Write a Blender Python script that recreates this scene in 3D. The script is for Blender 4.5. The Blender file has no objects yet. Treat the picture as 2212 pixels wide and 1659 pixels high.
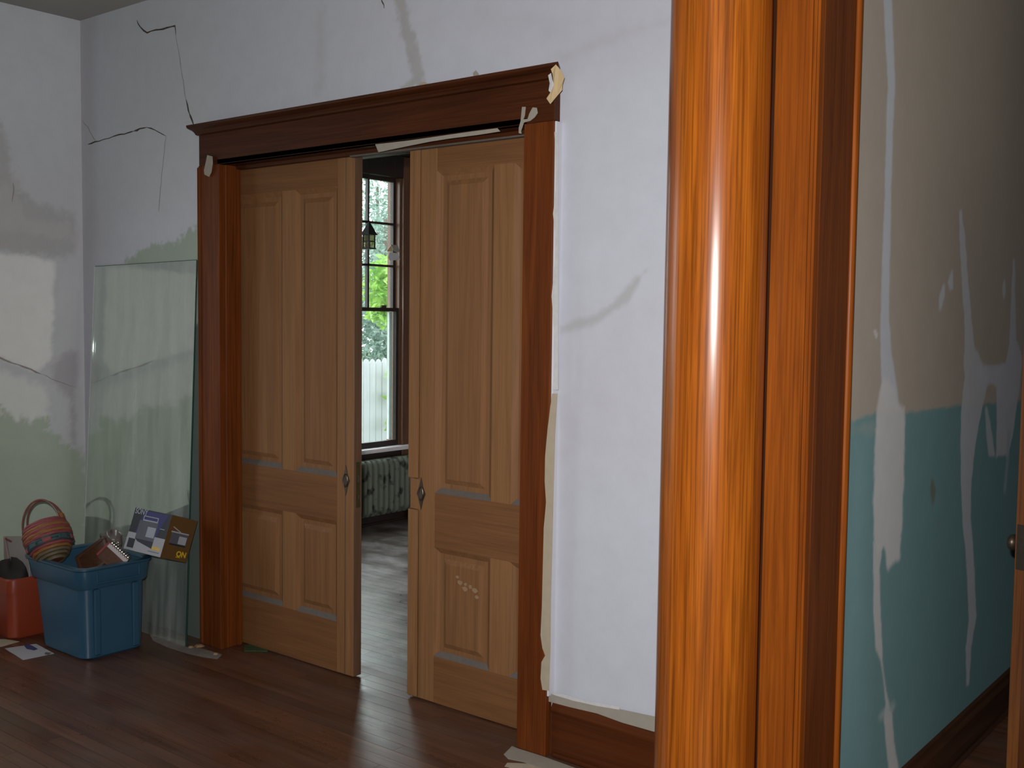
import bpy, bmesh, math, random
import numpy as np
from mathutils import Vector, Matrix
random.seed(7)
rng = np.random.default_rng(7)
sc = bpy.context.scene
C = sc.collection

# ------------------------------------------------------------------ camera
W, H, F = 2212., 1659., 2326.
CAM = Vector((0, 0, 1.712))
yaw, pit, rol = math.radians(38.689), math.radians(3.564), math.radians(-.6827)
d = Vector((-math.sin(yaw)*math.cos(pit), math.cos(yaw)*math.cos(pit), -math.sin(pit)))
r0 = Vector((math.cos(yaw), math.sin(yaw), 0)); dn0 = d.cross(r0)
RIGHT = r0*math.cos(rol) + dn0*math.sin(rol)
DOWN = -r0*math.sin(rol) + dn0*math.cos(rol)
UP = -DOWN; LOOK = d
cam = bpy.data.cameras.new('camera'); cam.sensor_width = 36; cam.lens = 36*F/W
cam.clip_start = .02; cam.clip_end = 200
camo = bpy.data.objects.new('camera', cam); C.objects.link(camo)
camo.matrix_world = Matrix.Translation(CAM) @ Matrix((RIGHT, UP, -LOOK)).transposed().to_4x4()
sc.camera = camo
# ------------------------------------------------------------------ world, lights, exposure
wd = bpy.data.worlds.new('World'); sc.world = wd; wd.use_nodes = True
bg = wd.node_tree.nodes['Background']; bg.inputs[0].default_value = (.90, .96, 1., 1); bg.inputs[1].default_value = 5.2
vs = sc.view_settings; vs.view_transform = 'Standard'; vs.look = 'None'; vs.gamma = 1; vs.exposure = 0; vs.use_curve_mapping = False
def area(name, loc, target, sx, sy, power, col):
    l = bpy.data.lights.new(name, 'AREA'); l.shape = 'RECTANGLE'; l.size = sx; l.size_y = sy
    l.energy = power; l.color = col
    o = bpy.data.objects.new(name, l); C.objects.link(o); o.location = loc
    o.rotation_euler = (Vector(target)-Vector(loc)).to_track_quat('-Z', 'Y').to_euler()
    return o
# the camera's own flash gun, a hand's breadth above the lens
area('camera_flash', CAM + UP*.13 - RIGHT*.05 + LOOK*.01, CAM + UP*.13 - RIGHT*.05 + LOOK*3, .045, .025, 106, (1, .975, .965)).data.spread = math.radians(165)
# daylight comes in from the sky through the window openings of both rooms
# fill lamp added at the near hall end to brighten the teal wall
area('hall_fill_light', (.3, -2.93, 1.6), (.2, 3, 1.5), .8, 1.5, 5, (.82, .92, 1))

# ------------------------------------------------------------------ pixel helpers (a pixel gives a direction; the plane gives the distance)
def ray(p):
    return RIGHT*((p[0]-W/2)/F) + DOWN*((p[1]-H/2)/F) + LOOK
def PY(p, Y): v = ray(p); return CAM + v*(Y/v.y)
def PX(p, X): v = ray(p); return CAM + v*(X/v.x)
def PZ(p, Z=0.): v = ray(p); return CAM + v*((Z-CAM.z)/v.z)
def PD(p, D): return CAM + ray(p)*D

# ------------------------------------------------------------------ object helpers
def tag(o, label=None, cat=None, group=None, kind=None):
    if label: o['label'] = label
    if cat: o['category'] = cat
    if group: o['group'] = group
    if kind: o['kind'] = kind
    return o
def thing(name, label, cat=None, loc=(0, 0, 0), group=None, kind=None):
    o = bpy.data.objects.new(name, None); C.objects.link(o); o.location = loc; o.empty_display_size = .05
    return tag(o, label, cat, group, kind)
def rootloc(o):
    v = Vector((0, 0, 0))
    while o: v += o.location; o = o.parent
    return v
class MB:
    def __init__(s): s.v = []; s.f = []
    def add(s, vs, fs):
        n = len(s.v); s.v += [Vector(v) for v in vs]; s.f += [tuple(i+n for i in f) for f in fs]; return s
    def box(s, x0, x1, y0, y1, z0, z1):
        vs = [(x, y, z) for z in (z0, z1) for x, y in ((x0, y0), (x1, y0), (x1, y1), (x0, y1))]
        return s.add(vs, [(3, 2, 1, 0), (4, 5, 6, 7), (0, 1, 5, 4), (1, 2, 6, 5), (2, 3, 7, 6), (3, 0, 4, 7)])
    def loft(s, rings, cap=True, closed=True):
        n = len(rings[0]); vs = [v for r in rings for v in r]; fs = []
        for i in range(len(rings)-1):
            for j in range(n if closed else n-1):
                k = (j+1) % n
                fs.append((i*n+j, i*n+k, (i+1)*n+k, (i+1)*n+j))
        if cap: fs += [tuple(range(n))[::-1], tuple((len(rings)-1)*n+j for j in range(n))]
        return s.add(vs, fs)
    def prism(s, pts, off):
        off = Vector(off); pts = [Vector(p) for p in pts]
        return s.loft([pts, [p+off for p in pts]])
    def tube(s, path, rad, n=8, closed=False):
        path = [Vector(p) for p in path]; rings = []
        rads = rad if isinstance(rad, (list, tuple)) else [rad]*len(path)
        ref = None
        for i, p in enumerate(path):
            a = path[i-1] if (i or closed) else p; b = path[(i+1) % len(path)] if (i < len(path)-1 or closed) else p
            t = (b-a).normalized()
            if ref is None: ref = t.orthogonal().normalized()
            ref = (ref - t*ref.dot(t)).normalized(); bi = t.cross(ref)
            rings.append([p + (ref*math.cos(2*math.pi*k/n) + bi*math.sin(2*math.pi*k/n))*rads[i] for k in range(n)])
        if closed: rings.append(rings[0])
        return s.loft(rings, cap=not closed)
    def lathe(s, prof, c=(0, 0), n=32, ax=None):
        rings = []
        for r, z in prof:
            rings.append([Vector((c[0]+r*math.cos(2*math.pi*k/n), c[1]+r*math.sin(2*math.pi*k/n), z)) for k in range(n)])
        return s.loft(rings)
    def xf(s, M): s.v = [M @ v for v in s.v]; return s
    def build(s, name, mat, parent=None, smooth=False, bevel=0., seg=1, label=None):
        off = rootloc(parent) if parent else Vector((0, 0, 0))
        me = bpy.data.meshes.new(name); me.from_pydata([v-off for v in s.v], [], s.f)
        bm = bmesh.new(); bm.from_mesh(me); bmesh.ops.recalc_face_normals(bm, faces=bm.faces)
        if bevel:
            es = [e for e in bm.edges if len(e.link_faces) == 2 and e.calc_face_angle(0) > .5]
            bmesh.ops.bevel(bm, geom=es, offset=bevel, segments=seg, affect='EDGES', clamp_overlap=True)
        bm.to_mesh(me); bm.free()
        if smooth:
            me.polygons.foreach_set('use_smooth', [True]*len(me.polygons))
            me.set_sharp_from_angle(angle=.7)
        me.materials.append(mat)
        o = bpy.data.objects.new(name, me); C.objects.link(o)
        if parent: o.parent = parent
        if label: o['label'] = label
        return o
def rrect(x0, x1, y0, y1, r, z, n=5):
    out = []
    for cx, cy, a0 in ((x1-r, y1-r, 0), (x0+r, y1-r, 90), (x0+r, y0+r, 180), (x1-r, y0+r, 270)):
        for k in range(n+1):
            a = math.radians(a0+90*k/n); out.append(Vector((cx+r*math.cos(a), cy+r*math.sin(a), z)))
    return out

# ------------------------------------------------------------------ materials
def newmat(name):
    m = bpy.data.materials.new(name); m.use_nodes = True
    nt = m.node_tree; return m, nt, nt.nodes['Principled BSDF']
def N(nt, t, **kw):
    n = nt.nodes.new(t)
    for k, v in kw.items(): setattr(n, k, v)
    return n
def rgba(c): return (c[0], c[1], c[2], 1)
def plain(name, col, rough=.5, metal=0., var=.12, scale=20., bump=0., spec=.5, coat=0.):
    m, nt, b = newmat(name); L = nt.links
    tc = N(nt, 'ShaderNodeTexCoord'); no = N(nt, 'ShaderNodeTexNoise'); no.inputs['Scale'].default_value = scale; no.inputs['Detail'].default_value = 6
    L.new(tc.outputs['Object'], no.inputs['Vector'])
    mx = N(nt, 'ShaderNodeMix', data_type='RGBA')
    mx.inputs['A'].default_value = rgba([max(0, c*(1-var)) for c in col]); mx.inputs['B'].default_value = rgba([min(1, c*(1+var)) for c in col])
    L.new(no.outputs['Fac'], mx.inputs['Factor']); L.new(mx.outputs['Result'], b.inputs['Base Color'])
    b.inputs['Roughness'].default_value = rough; b.inputs['Metallic'].default_value = metal
    b.inputs['Specular IOR Level'].default_value = spec; b.inputs['Coat Weight'].default_value = coat; b.inputs['Coat Roughness'].default_value = .12
    if bump:
        bp = N(nt, 'ShaderNodeBump'); bp.inputs['Strength'].default_value = bump; bp.inputs['Distance'].default_value = .004
        L.new(no.outputs['Fac'], bp.inputs['Height']); L.new(bp.outputs['Normal'], b.inputs['Normal'])
    return m
def wood(name, light, dark, axis='z', rough=.4, scale=1., coat=0., coat_rough=.15, fine=.35, spec=.5, contrast=(.3, .72), aniso=0., dust=0., dustcol=(.3, .28, .27), plankvar=0.):
    m, nt, b = newmat(name); L = nt.links
    tc = N(nt, 'ShaderNodeTexCoord'); oi = N(nt, 'ShaderNodeObjectInfo')
    mul = N(nt, 'ShaderNodeMath', operation='MULTIPLY'); mul.inputs[1].default_value = 37.
    L.new(oi.outputs['Random'], mul.inputs[0])
    cmb = N(nt, 'ShaderNodeCombineXYZ')
    for i in range(3): L.new(mul.outputs[0], cmb.inputs[i])
    add = N(nt, 'ShaderNodeVectorMath', operation='ADD'); L.new(tc.outputs['Object'], add.inputs[0]); L.new(cmb.outputs[0], add.inputs[1])
    def grain(along, across, detail, dist):
        mp = N(nt, 'ShaderNodeMapping'); s = [across*scale]*3; s['xyz'.index(axis)] = along*scale
        mp.inputs['Scale'].default_value = s; L.new(add.outputs[0], mp.inputs['Vector'])
        no = N(nt, 'ShaderNodeTexNoise'); no.inputs['Scale'].default_value = 1; no.inputs['Detail'].default_value = detail
        no.inputs['Distortion'].default_value = dist; no.inputs['Roughness'].default_value = .6
        L.new(mp.outputs[0], no.inputs['Vector']); return no
    g1 = grain(.9, 17, 5, 1.6); g2 = grain(2.2, 170, 4, .5)
    rp = N(nt, 'ShaderNodeValToRGB'); rp.color_ramp.elements[0].position = contrast[0]; rp.color_ramp.elements[1].position = contrast[1]
    rp.color_ramp.elements[0].color = rgba(dark); rp.color_ramp.elements[1].color = rgba(light)
    L.new(g1.outputs['Fac'], rp.inputs[0])
    r2 = N(nt, 'ShaderNodeValToRGB'); r2.color_ramp.elements[0].position = .36; r2.color_ramp.elements[1].position = .56
    r2.color_ramp.elements[0].color = rgba([1-fine]*3); r2.color_ramp.elements[1].color = (1, 1, 1, 1)
    L.new(g2.outputs['Fac'], r2.inputs[0])
    mx = N(nt, 'ShaderNodeMix', data_type='RGBA', blend_type='MULTIPLY'); mx.inputs['Factor'].default_value = 1
    L.new(rp.outputs[0], mx.inputs['A']); L.new(r2.outputs[0], mx.inputs['B'])
    out = mx.outputs['Result']
    if plankvar:
        ml = N(nt, 'ShaderNodeMath', operation='MULTIPLY_ADD'); ml.inputs[1].default_value = plankvar; ml.inputs[2].default_value = 1-plankvar/2
        L.new(oi.outputs['Random'], ml.inputs[0])
        sc2 = N(nt, 'ShaderNodeVectorMath', operation='SCALE'); L.new(out, sc2.inputs[0]); L.new(ml.outputs[0], sc2.inputs['Scale']); out = sc2.outputs[0]
    if dust:
        ge = N(nt, 'ShaderNodeNewGeometry'); dn = N(nt, 'ShaderNodeTexNoise'); dn.inputs['Scale'].default_value = 2.6; dn.inputs['Detail'].default_value = 9; dn.inputs['Roughness'].default_value = .68
        mp = N(nt, 'ShaderNodeMapping'); mp.inputs['Scale'].default_value = (1, 1.7, 1); L.new(ge.outputs['Position'], mp.inputs['Vector']); L.new(mp.outputs[0], dn.inputs['Vector'])
        dr = N(nt, 'ShaderNodeMapRange'); dr.inputs['From Min'].default_value = .45; dr.inputs['From Max'].default_value = .75; dr.inputs['To Max'].default_value = dust
        L.new(dn.outputs['Fac'], dr.inputs['Value'])
        m2 = N(nt, 'ShaderNodeMix', data_type='RGBA'); m2.inputs['B'].default_value = rgba(dustcol)
        L.new(dr.outputs['Result'], m2.inputs['Factor']); L.new(out, m2.inputs['A']); out = m2.outputs['Result']
        rr = N(nt, 'ShaderNodeMapRange'); rr.inputs['From Min'].default_value = .3; rr.inputs['From Max'].default_value = .7
        rr.inputs['To Min'].default_value = rough*.75; rr.inputs['To Max'].default_value = min(1, rough*1.5)
        L.new(dn.outputs['Fac'], rr.inputs['Value']); L.new(rr.outputs['Result'], b.inputs['Roughness'])
    else: b.inputs['Roughness'].default_value = rough
    L.new(out, b.inputs['Base Color'])
    b.inputs['Specular IOR Level'].default_value = spec
    b.inputs['Coat Weight'].default_value = coat; b.inputs['Coat Roughness'].default_value = coat_rough; b.inputs['Coat IOR'].default_value = 1.38
    bp = N(nt, 'ShaderNodeBump'); bp.inputs['Strength'].default_value = .12; bp.inputs['Distance'].default_value = .002
    L.new(g2.outputs['Fac'], bp.inputs['Height']); L.new(bp.outputs['Normal'], b.inputs['Normal'])
    return m
def paintwall(name, rough=.6, bump=.25):
    m, nt, b = newmat(name); L = nt.links
    at = N(nt, 'ShaderNodeAttribute'); at.attribute_name = 'paint'
    tc = N(nt, 'ShaderNodeTexCoord'); no = N(nt, 'ShaderNodeTexNoise'); no.inputs['Scale'].default_value = 9; no.inputs['Detail'].default_value = 10; no.inputs['Roughness'].default_value = .7
    L.new(tc.outputs['Object'], no.inputs['Vector'])
    mr = N(nt, 'ShaderNodeMapRange'); mr.inputs['From Min'].default_value = .3; mr.inputs['From Max'].default_value = .7; mr.inputs['To Min'].default_value = .955; mr.inputs['To Max'].default_value = 1.03
    L.new(no.outputs['Fac'], mr.inputs['Value'])
    s = N(nt, 'ShaderNodeVectorMath', operation='SCALE'); L.new(at.outputs['Color'], s.inputs[0]); L.new(mr.outputs['Result'], s.inputs['Scale'])
    L.new(s.outputs[0], b.inputs['Base Color']); b.inputs['Roughness'].default_value = rough; b.inputs['Specular IOR Level'].default_value = .3
    bp = N(nt, 'ShaderNodeBump'); bp.inputs['Strength'].default_value = bump; bp.inputs['Distance'].default_value = .004
    L.new(no.outputs['Fac'], bp.inputs['Height']); L.new(bp.outputs['Normal'], b.inputs['Normal'])
    return m
def sheet_glass(name, tint, gloss, film, filmcol, rough=.02):
    m = bpy.data.materials.new(name); m.use_nodes = True; nt = m.node_tree; L = nt.links
    nt.nodes.remove(nt.nodes['Principled BSDF']); out = nt.nodes['Material Output']
    tr = N(nt, 'ShaderNodeBsdfTransparent'); tr.inputs[0].default_value = rgba(tint)
    gl = N(nt, 'ShaderNodeBsdfGlossy'); gl.inputs['Roughness'].default_value = rough; gl.inputs[0].default_value = (.95, 1, .97, 1)
    df = N(nt, 'ShaderNodeBsdfDiffuse'); df.inputs[0].default_value = rgba(filmcol)
    fr = N(nt, 'ShaderNodeFresnel'); ge = N(nt, 'ShaderNodeNewGeometry')
    io = N(nt, 'ShaderNodeMapRange'); io.inputs['To Min'].default_value = 1.5; io.inputs['To Max'].default_value = 1/1.5
    L.new(ge.outputs['Backfacing'], io.inputs['Value']); L.new(io.outputs['Result'], fr.inputs[0])
    ad = N(nt, 'ShaderNodeMath', operation='ADD'); ad.inputs[1].default_value = gloss; L.new(fr.outputs[0], ad.inputs[0])
    m1 = N(nt, 'ShaderNodeMixShader'); L.new(ad.outputs[0], m1.inputs[0]); L.new(tr.outputs[0], m1.inputs[1]); L.new(gl.outputs[0], m1.inputs[2])
    tc = N(nt, 'ShaderNodeTexCoord'); mp = N(nt, 'ShaderNodeMapping'); mp.inputs['Scale'].default_value = (14, 14, 1.3); L.new(tc.outputs['Object'], mp.inputs['Vector'])
    no = N(nt, 'ShaderNodeTexNoise'); no.inputs['Scale'].default_value = 1.2; no.inputs['Detail'].default_value = 6; L.new(mp.outputs[0], no.inputs['Vector'])
    mr = N(nt, 'ShaderNodeMapRange'); mr.inputs['From Min'].default_value = .35; mr.inputs['From Max'].default_value = .75; mr.inputs['To Min'].default_value = film*.4; mr.inputs['To Max'].default_value = film*1.6
    L.new(no.outputs['Fac'], mr.inputs['Value'])
    m2 = N(nt, 'ShaderNodeMixShader'); L.new(mr.outputs['Result'], m2.inputs[0]); L.new(m1.outputs[0], m2.inputs[1]); L.new(df.outputs[0], m2.inputs[2])
    L.new(m2.outputs[0], out.inputs[0])
    return m
M = {}
M['col'] = wood('varnished_oak', (.42, .115, .008), (.22, .050, .004), 'z', .5, .9, coat=1., coat_rough=.24, fine=.45, spec=.05)
M['pil'] = wood('varnished_oak_board', (.29, .074, .006), (.16, .036, .003), 'z', .5, 1., coat=.12, coat_rough=.25, fine=.3, spec=.1)
M['cas'] = wood('dark_oak_casing', (.178, .046, .008), (.097, .023, .005), 'z', .5, 1., coat=.12, coat_rough=.25, fine=.3, spec=.12)
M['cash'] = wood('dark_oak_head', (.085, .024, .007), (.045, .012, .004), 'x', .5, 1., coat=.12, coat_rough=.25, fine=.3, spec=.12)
M['base'] = wood('dark_oak_base', (.11, .029, .007), (.05, .013, .004), 'x', .5, .6, coat=.12, coat_rough=.25, fine=.25, spec=.12)
M['hbase'] = wood('dark_hall_base', (.09, .04, .02), (.04, .018, .01), 'y', .4, .6, coat=.2, coat_rough=.3, fine=.25)
M['stile'] = wood('stripped_oak_stile', (.285, .142, .059), (.222, .106, .042), 'z', .62, 1., fine=.16, spec=.2)
M['rail'] = wood('stripped_oak_rail', (.215, .098, .038), (.165, .072, .027), 'x', .62, 1., fine=.16, spec=.2)
M['panel'] = wood('stripped_oak_panel', (.252, .122, .050), (.195, .090, .036), 'z', .6, 1., fine=.16, spec=.2)
M['edge'] = wood('stained_door_edge', (.17, .085, .045), (.10, .05, .027), 'z', .5, 1., fine=.25)
M['greyed'] = plain('grey_paint_remnant', (.115, .095, .082), .7, var=.25, scale=40)
M['plank'] = wood('floor_plank', (.150, .064, .034), (.075, .030, .016), 'x', .30, .8, fine=.35, dust=.5, dustcol=(.13, .10, .085), plankvar=.4, spec=.5)
M['plank2'] = wood('dusty_floor_plank', (.20, .155, .135), (.12, .092, .08), 'x', .32, .8, fine=.25, dust=1., dustcol=(.46, .43, .42), plankvar=.4, spec=.5)
M['sub'] = plain('subfloor', (.03, .018, .012), .9)
M['wall'] = paintwall('old_plaster_paint')
M['teal'] = paintwall('hall_plaster_paint', .5, .15)
M['ceil'] = plain('ceiling_paint', (.34, .33, .30), .8, var=.06, scale=3)
M['white'] = plain('white_plaster', (.62, .62, .66), .65, var=.05)
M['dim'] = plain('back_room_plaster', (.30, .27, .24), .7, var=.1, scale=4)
M['crack'] = plain('crack_gap', (.06, .045, .035), .9, var=.4, scale=60)
M['crack2'] = plain('crack_hairline', (.30, .27, .25), .9, var=.3, scale=60)
M['tape'] = plain('masking_tape', (.42, .36, .26), .7, var=.12, scale=30, bump=.2)
M['tape2'] = plain('masking_tape_grey', (.33, .30, .25), .7, var=.12, scale=30, bump=.2)
M['tape3'] = plain('masking_tape_tan', (.62, .46, .25), .6, var=.12, scale=30, bump=.2)
M['skim'] = plain('skim_plaster', (.60, .60, .60), .8, var=.12, scale=50, bump=.4)
M['wdk'] = wood('shaded_recess_oak', (.05, .016, .006), (.03, .010, .004), 'z', .6, 1., fine=.2, spec=.1)  # oak darkened to paint in the shadow gap between column and pilaster
M['splash'] = plain('thin_plaster_splash', (.30, .19, .105), .7, var=.15)
M['bronze'] = plain('aged_bronze', (.10, .075, .055), .4, metal=.8, var=.3, scale=60)
M['brass'] = plain('dark_brass', (.16, .115, .06), .38, metal=.85, var=.3, scale=60)
M['glass'] = sheet_glass('leaning_glass', (.88, .95, .91), .38, .20, (.72, .76, .73))
M['gedge'] = plain('glass_edge_green', (.02, .06, .05), .15, var=.2)
M['gedgeb'] = plain('glass_edge_lit', (.75, .80, .78), .05, var=.1)  # pale copy of the glass edge, its glint painted into the colour
M['pane'] = sheet_glass('window_pane', (.96, 1, .99), .0, .06, (.75, .85, .85))

# ------------------------------------------------------------------ wall grids with colour patches
def vnoise(P, s, seed=0):
    q = P*s; i = np.floor(q).astype(int); f = q-i; f = f*f*(3-2*f)
    def h(a, b): x = (a*374761393 + b*668265263 + seed*1442695041) & 0xffffffff; x = ((x ^ (x >> 13))*1274126177) & 0xffffffff; return ((x ^ (x >> 16)) & 0xffff)/65535.
    a, b = i[:, 0], i[:, 1]
    return ((h(a, b)*(1-f[:, 0])+h(a+1, b)*f[:, 0])*(1-f[:, 1]) + (h(a, b+1)*(1-f[:, 0])+h(a+1, b+1)*f[:, 0])*f[:, 1])-.5
def polymask(P, poly, soft, jag):
    poly = np.array(poly, float); m = soft+jag*2+.02
    sel = np.where((P[:, 0] > poly[:, 0].min()-m) & (P[:, 0] < poly[:, 0].max()+m) & (P[:, 1] > poly[:, 1].min()-m) & (P[:, 1] < poly[:, 1].max()+m))[0]
    out = np.zeros(len(P))
    if not len(sel): return out
    Q = P[sel]; ins = np.zeros(len(Q), bool); dd = np.full(len(Q), 1e9)
    for k in range(len(poly)):
        a, b = poly[k], poly[(k+1) % len(poly)]; e = b-a
        t = np.clip(((Q-a)@e)/max(e@e, 1e-12), 0, 1)[:, None]
        dd = np.minimum(dd, np.linalg.norm(Q-a-t*e, axis=1))
        c = ((a[1] > Q[:, 1]) != (b[1] > Q[:, 1]))
        with np.errstate(divide='ignore', invalid='ignore'):
            c &= Q[:, 0] < (b[0]-a[0])*(Q[:, 1]-a[1])/(b[1]-a[1]+1e-15)+a[0]
        ins ^= c
    sd = np.where(ins, dd, -dd) + jag*(vnoise(Q, 28, 1)+.6*vnoise(Q, 75, 2)*1.3)*1.4
    out[sel] = np.clip(sd/soft*.5+.5, 0, 1); return out
def gridwall(name, us, vs_, place, base, patches, mat, hole=None, boxes=()):
    """us, vs_: grid lines; place(u,v)->xyz; patches: (polygon in u,v, colour, soft, jag, strength)"""
    U, V = np.meshgrid(us, vs_, indexing='ij'); P = np.stack([U.ravel(), V.ravel()], 1)
    nu, nv = len(us), len(vs_)
    idx = np.arange(nu*nv).reshape(nu, nv)
    quads = np.stack([idx[:-1, :-1], idx[1:, :-1], idx[1:, 1:], idx[:-1, 1:]], -1).reshape(-1, 4)
    if hole:
        cu = P[quads, 0].mean(1); cv = P[quads, 1].mean(1)
        quads = quads[~((cu > hole[0]) & (cu < hole[1]) & (cv > hole[2]) & (cv < hole[3]))]
    col = np.ones((len(P), 4)); col[:, :3] = base
    for poly, c, soft, jag, st in patches:
        m = polymask(P, poly, soft, jag)[:, None]*st
        col[:, :3] = col[:, :3]*(1-m) + np.array(c)*m
    co = place(P[:, 0], P[:, 1])
    mb = MB()
    for bx in boxes: mb.box(*bx)
    nb = len(mb.v)
    allco = np.concatenate([co, np.array([tuple(v) for v in mb.v]).reshape(-1, 3)]) if nb else co
    faces = [tuple(q) for q in quads.tolist()] + [tuple(i+len(co) for i in f) for f in mb.f]
    me = bpy.data.meshes.new(name); me.from_pydata(allco.tolist(), [], faces)
    ca = me.color_attributes.new('paint', 'FLOAT_COLOR', 'POINT')
    full = np.ones((len(allco), 4)); full[:, :3] = base; full[:len(co)] = col
    ca.data.foreach_set('color', full.ravel())
    me.materials.append(mat)
    o = bpy.data.objects.new(name, me); C.objects.link(o); return o
def ribbon(pts):   # centre line with widths -> polygon in px
    L_ = [(x-w/2, y) for x, y, w in pts]; R_ = [(x+w/2, y) for x, y, w in pts]
    return L_ + R_[::-1]
YW, XL, XT, ZC = 3.335, -5.866, -1.205, 3.372
OX0, OX1, OZ = -4.535, -2.585, 2.455
uvY = lambda pts: [(PY(p, YW).x, PY(p, YW).z) for p in pts]
uvL = lambda pts: [(PX(p, XL).y, PX(p, XL).z) for p in pts]
uvT = lambda pts: [(PX(p, XT).y, PX(p, XT).z) for p in pts]
def lines(a, b, step, keys=()):
    ks = sorted([a, b, *keys]); out = []
    for p, q in zip(ks[:-1], ks[1:]):
        n = max(1, round((q-p)/step)); out += list(np.linspace(p, q, n, endpoint=False))
    return np.array(out+[b])
# back wall of the parlour, with the pocket-door opening
LIL = (.56, .578, .645)
pw = [
 (uvY([(172, -60), (420, -60), (425, 300), (430, 470), (172, 560)]), (.54, .565, .60), .25, .02, .8),  # bluish daylight towards the corner, put into the wall colour
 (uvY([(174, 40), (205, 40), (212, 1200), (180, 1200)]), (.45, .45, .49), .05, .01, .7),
 (uvY([(440, 485), (405, 498), (392, 516), (352, 527), (318, 533), (296, 544), (274, 556), (262, 590), (205, 640), (200, 760), (195, 1250), (445, 1420)]), (.34, .41, .33), .016, .03, .9),
 (uvY([(404, 700), (440, 700), (440, 1410), (398, 1410)]), (.10, .125, .12), .01, .01, .9),  # much darker green-grey strip between glass edge and casing
 (uvY([(846, -10), (862, 25), (868, 70), (880, 115), (892, 165), (868, 192), (915, 186), (908, 130), (902, 90), (889, 62), (884, 35), (866, -10)]), (.42, .42, .42), .012, .02, .85),
 (uvY([(686, 30), (700, 20), (702, 180), (684, 200)]), (.46, .46, .49), .03, .02, .4),
 (uvY([(1040, 30), (1447, 30), (1447, 120), (1210, 130)]), (.50, .50, .55), .12, .03, .5),
 (uvY([(1209, 708), (1240, 693), (1292, 678), (1330, 650), (1356, 618), (1396, 582), (1376, 622), (1360, 650), (1338, 668), (1290, 698), (1250, 712), (1214, 716)]), (.42, .43, .43), .010, .008, .9),
 (uvY([(1200, 120), (1330, 70), (1447, 40), (1447, 48), (1340, 82), (1215, 132)]), (.48, .47, .50), .02, .01, .5),
 (uvY([(1200, 730), (1420, 640), (1420, 1000), (1200, 1000)]), (.53, .53, .575), .2, .03, .6),
]
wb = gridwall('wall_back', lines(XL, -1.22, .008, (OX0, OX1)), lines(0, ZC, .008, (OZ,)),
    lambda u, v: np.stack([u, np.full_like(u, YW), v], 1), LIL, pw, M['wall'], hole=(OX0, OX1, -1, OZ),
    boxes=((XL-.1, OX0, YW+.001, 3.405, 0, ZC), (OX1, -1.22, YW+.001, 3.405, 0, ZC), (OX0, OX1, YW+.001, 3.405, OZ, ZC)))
tag(wb, 'cracked off-white plaster wall around the double sliding doorway', kind='structure')
# left wall
pl = [
 (uvL([(-900, -100), (200, -100), (190, 300), (-900, 300)]), (.56, .61, .645), .3, .02, .85),  # upper wall tinted for the bluish daylight that falls on it
 (uvL([(-80, 200), (0, 262), (16, 320), (27, 385), (70, 440), (122, 455), (166, 462), (168, 505), (158, 548), (120, 552), (60, 548), (-80, 545)]), (.41, .41, .41), .022, .03, .75),
 (uvL([(0, 395), (28, 405), (60, 470), (150, 480), (162, 520), (60, 500), (-80, 490), (-80, 380)]), (.50, .50, .50), .018, .03, .7),
 (uvL([(-200, 520), (60, 553), (118, 566), (114, 700), (109, 776), (84, 803), (-200, 700)]), (.76, .77, .76), .012, .012, .9),
 (uvL([(-200, 720), (0, 800), (100, 836), (108, 900), (106, 990), (-200, 930)]), (.70, .72, .70), .02, .02, .8),
 (uvL([(112, 790), (140, 762), (168, 760), (172, 800), (160, 860), (166, 960), (156, 965), (150, 860), (112, 825)]), (.39, .37, .40), .02, .02, .8),
 (uvL([(-700, 740), (0, 882), (45, 905), (108, 902), (112, 940), (150, 955), (190, 978), (196, 1300), (-700, 1300)]), (.37, .44, .345), .022, .045, .88),
 (uvL([(166, 30), (176, 30), (188, 960), (172, 965), (165, 500)]), (.56, .56, .58), .02, .008, .7),
]
wl = gridwall('wall_left', lines(-3, YW+.06, .012, (1.05, 1.95)), lines(0, ZC, .012, (.85, 2.6)), lambda u, v: np.stack([np.full_like(u, XL), u, v], 1)[:, :], (.53, .545, .57), pl, M['wall'], hole=(1.05, 1.95, .85, 2.6),
    boxes=((XL-.16, XL-.001, -3, 1.05, 0, ZC), (XL-.16, XL-.001, 1.95, YW+.06, 0, ZC), (XL-.16, XL-.001, 1.05, 1.95, 0, .85), (XL-.16, XL-.001, 1.05, 1.95, 2.6, ZC)))
tag(wl, 'patchy white and green plaster wall left of the corner', kind='structure')
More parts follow.
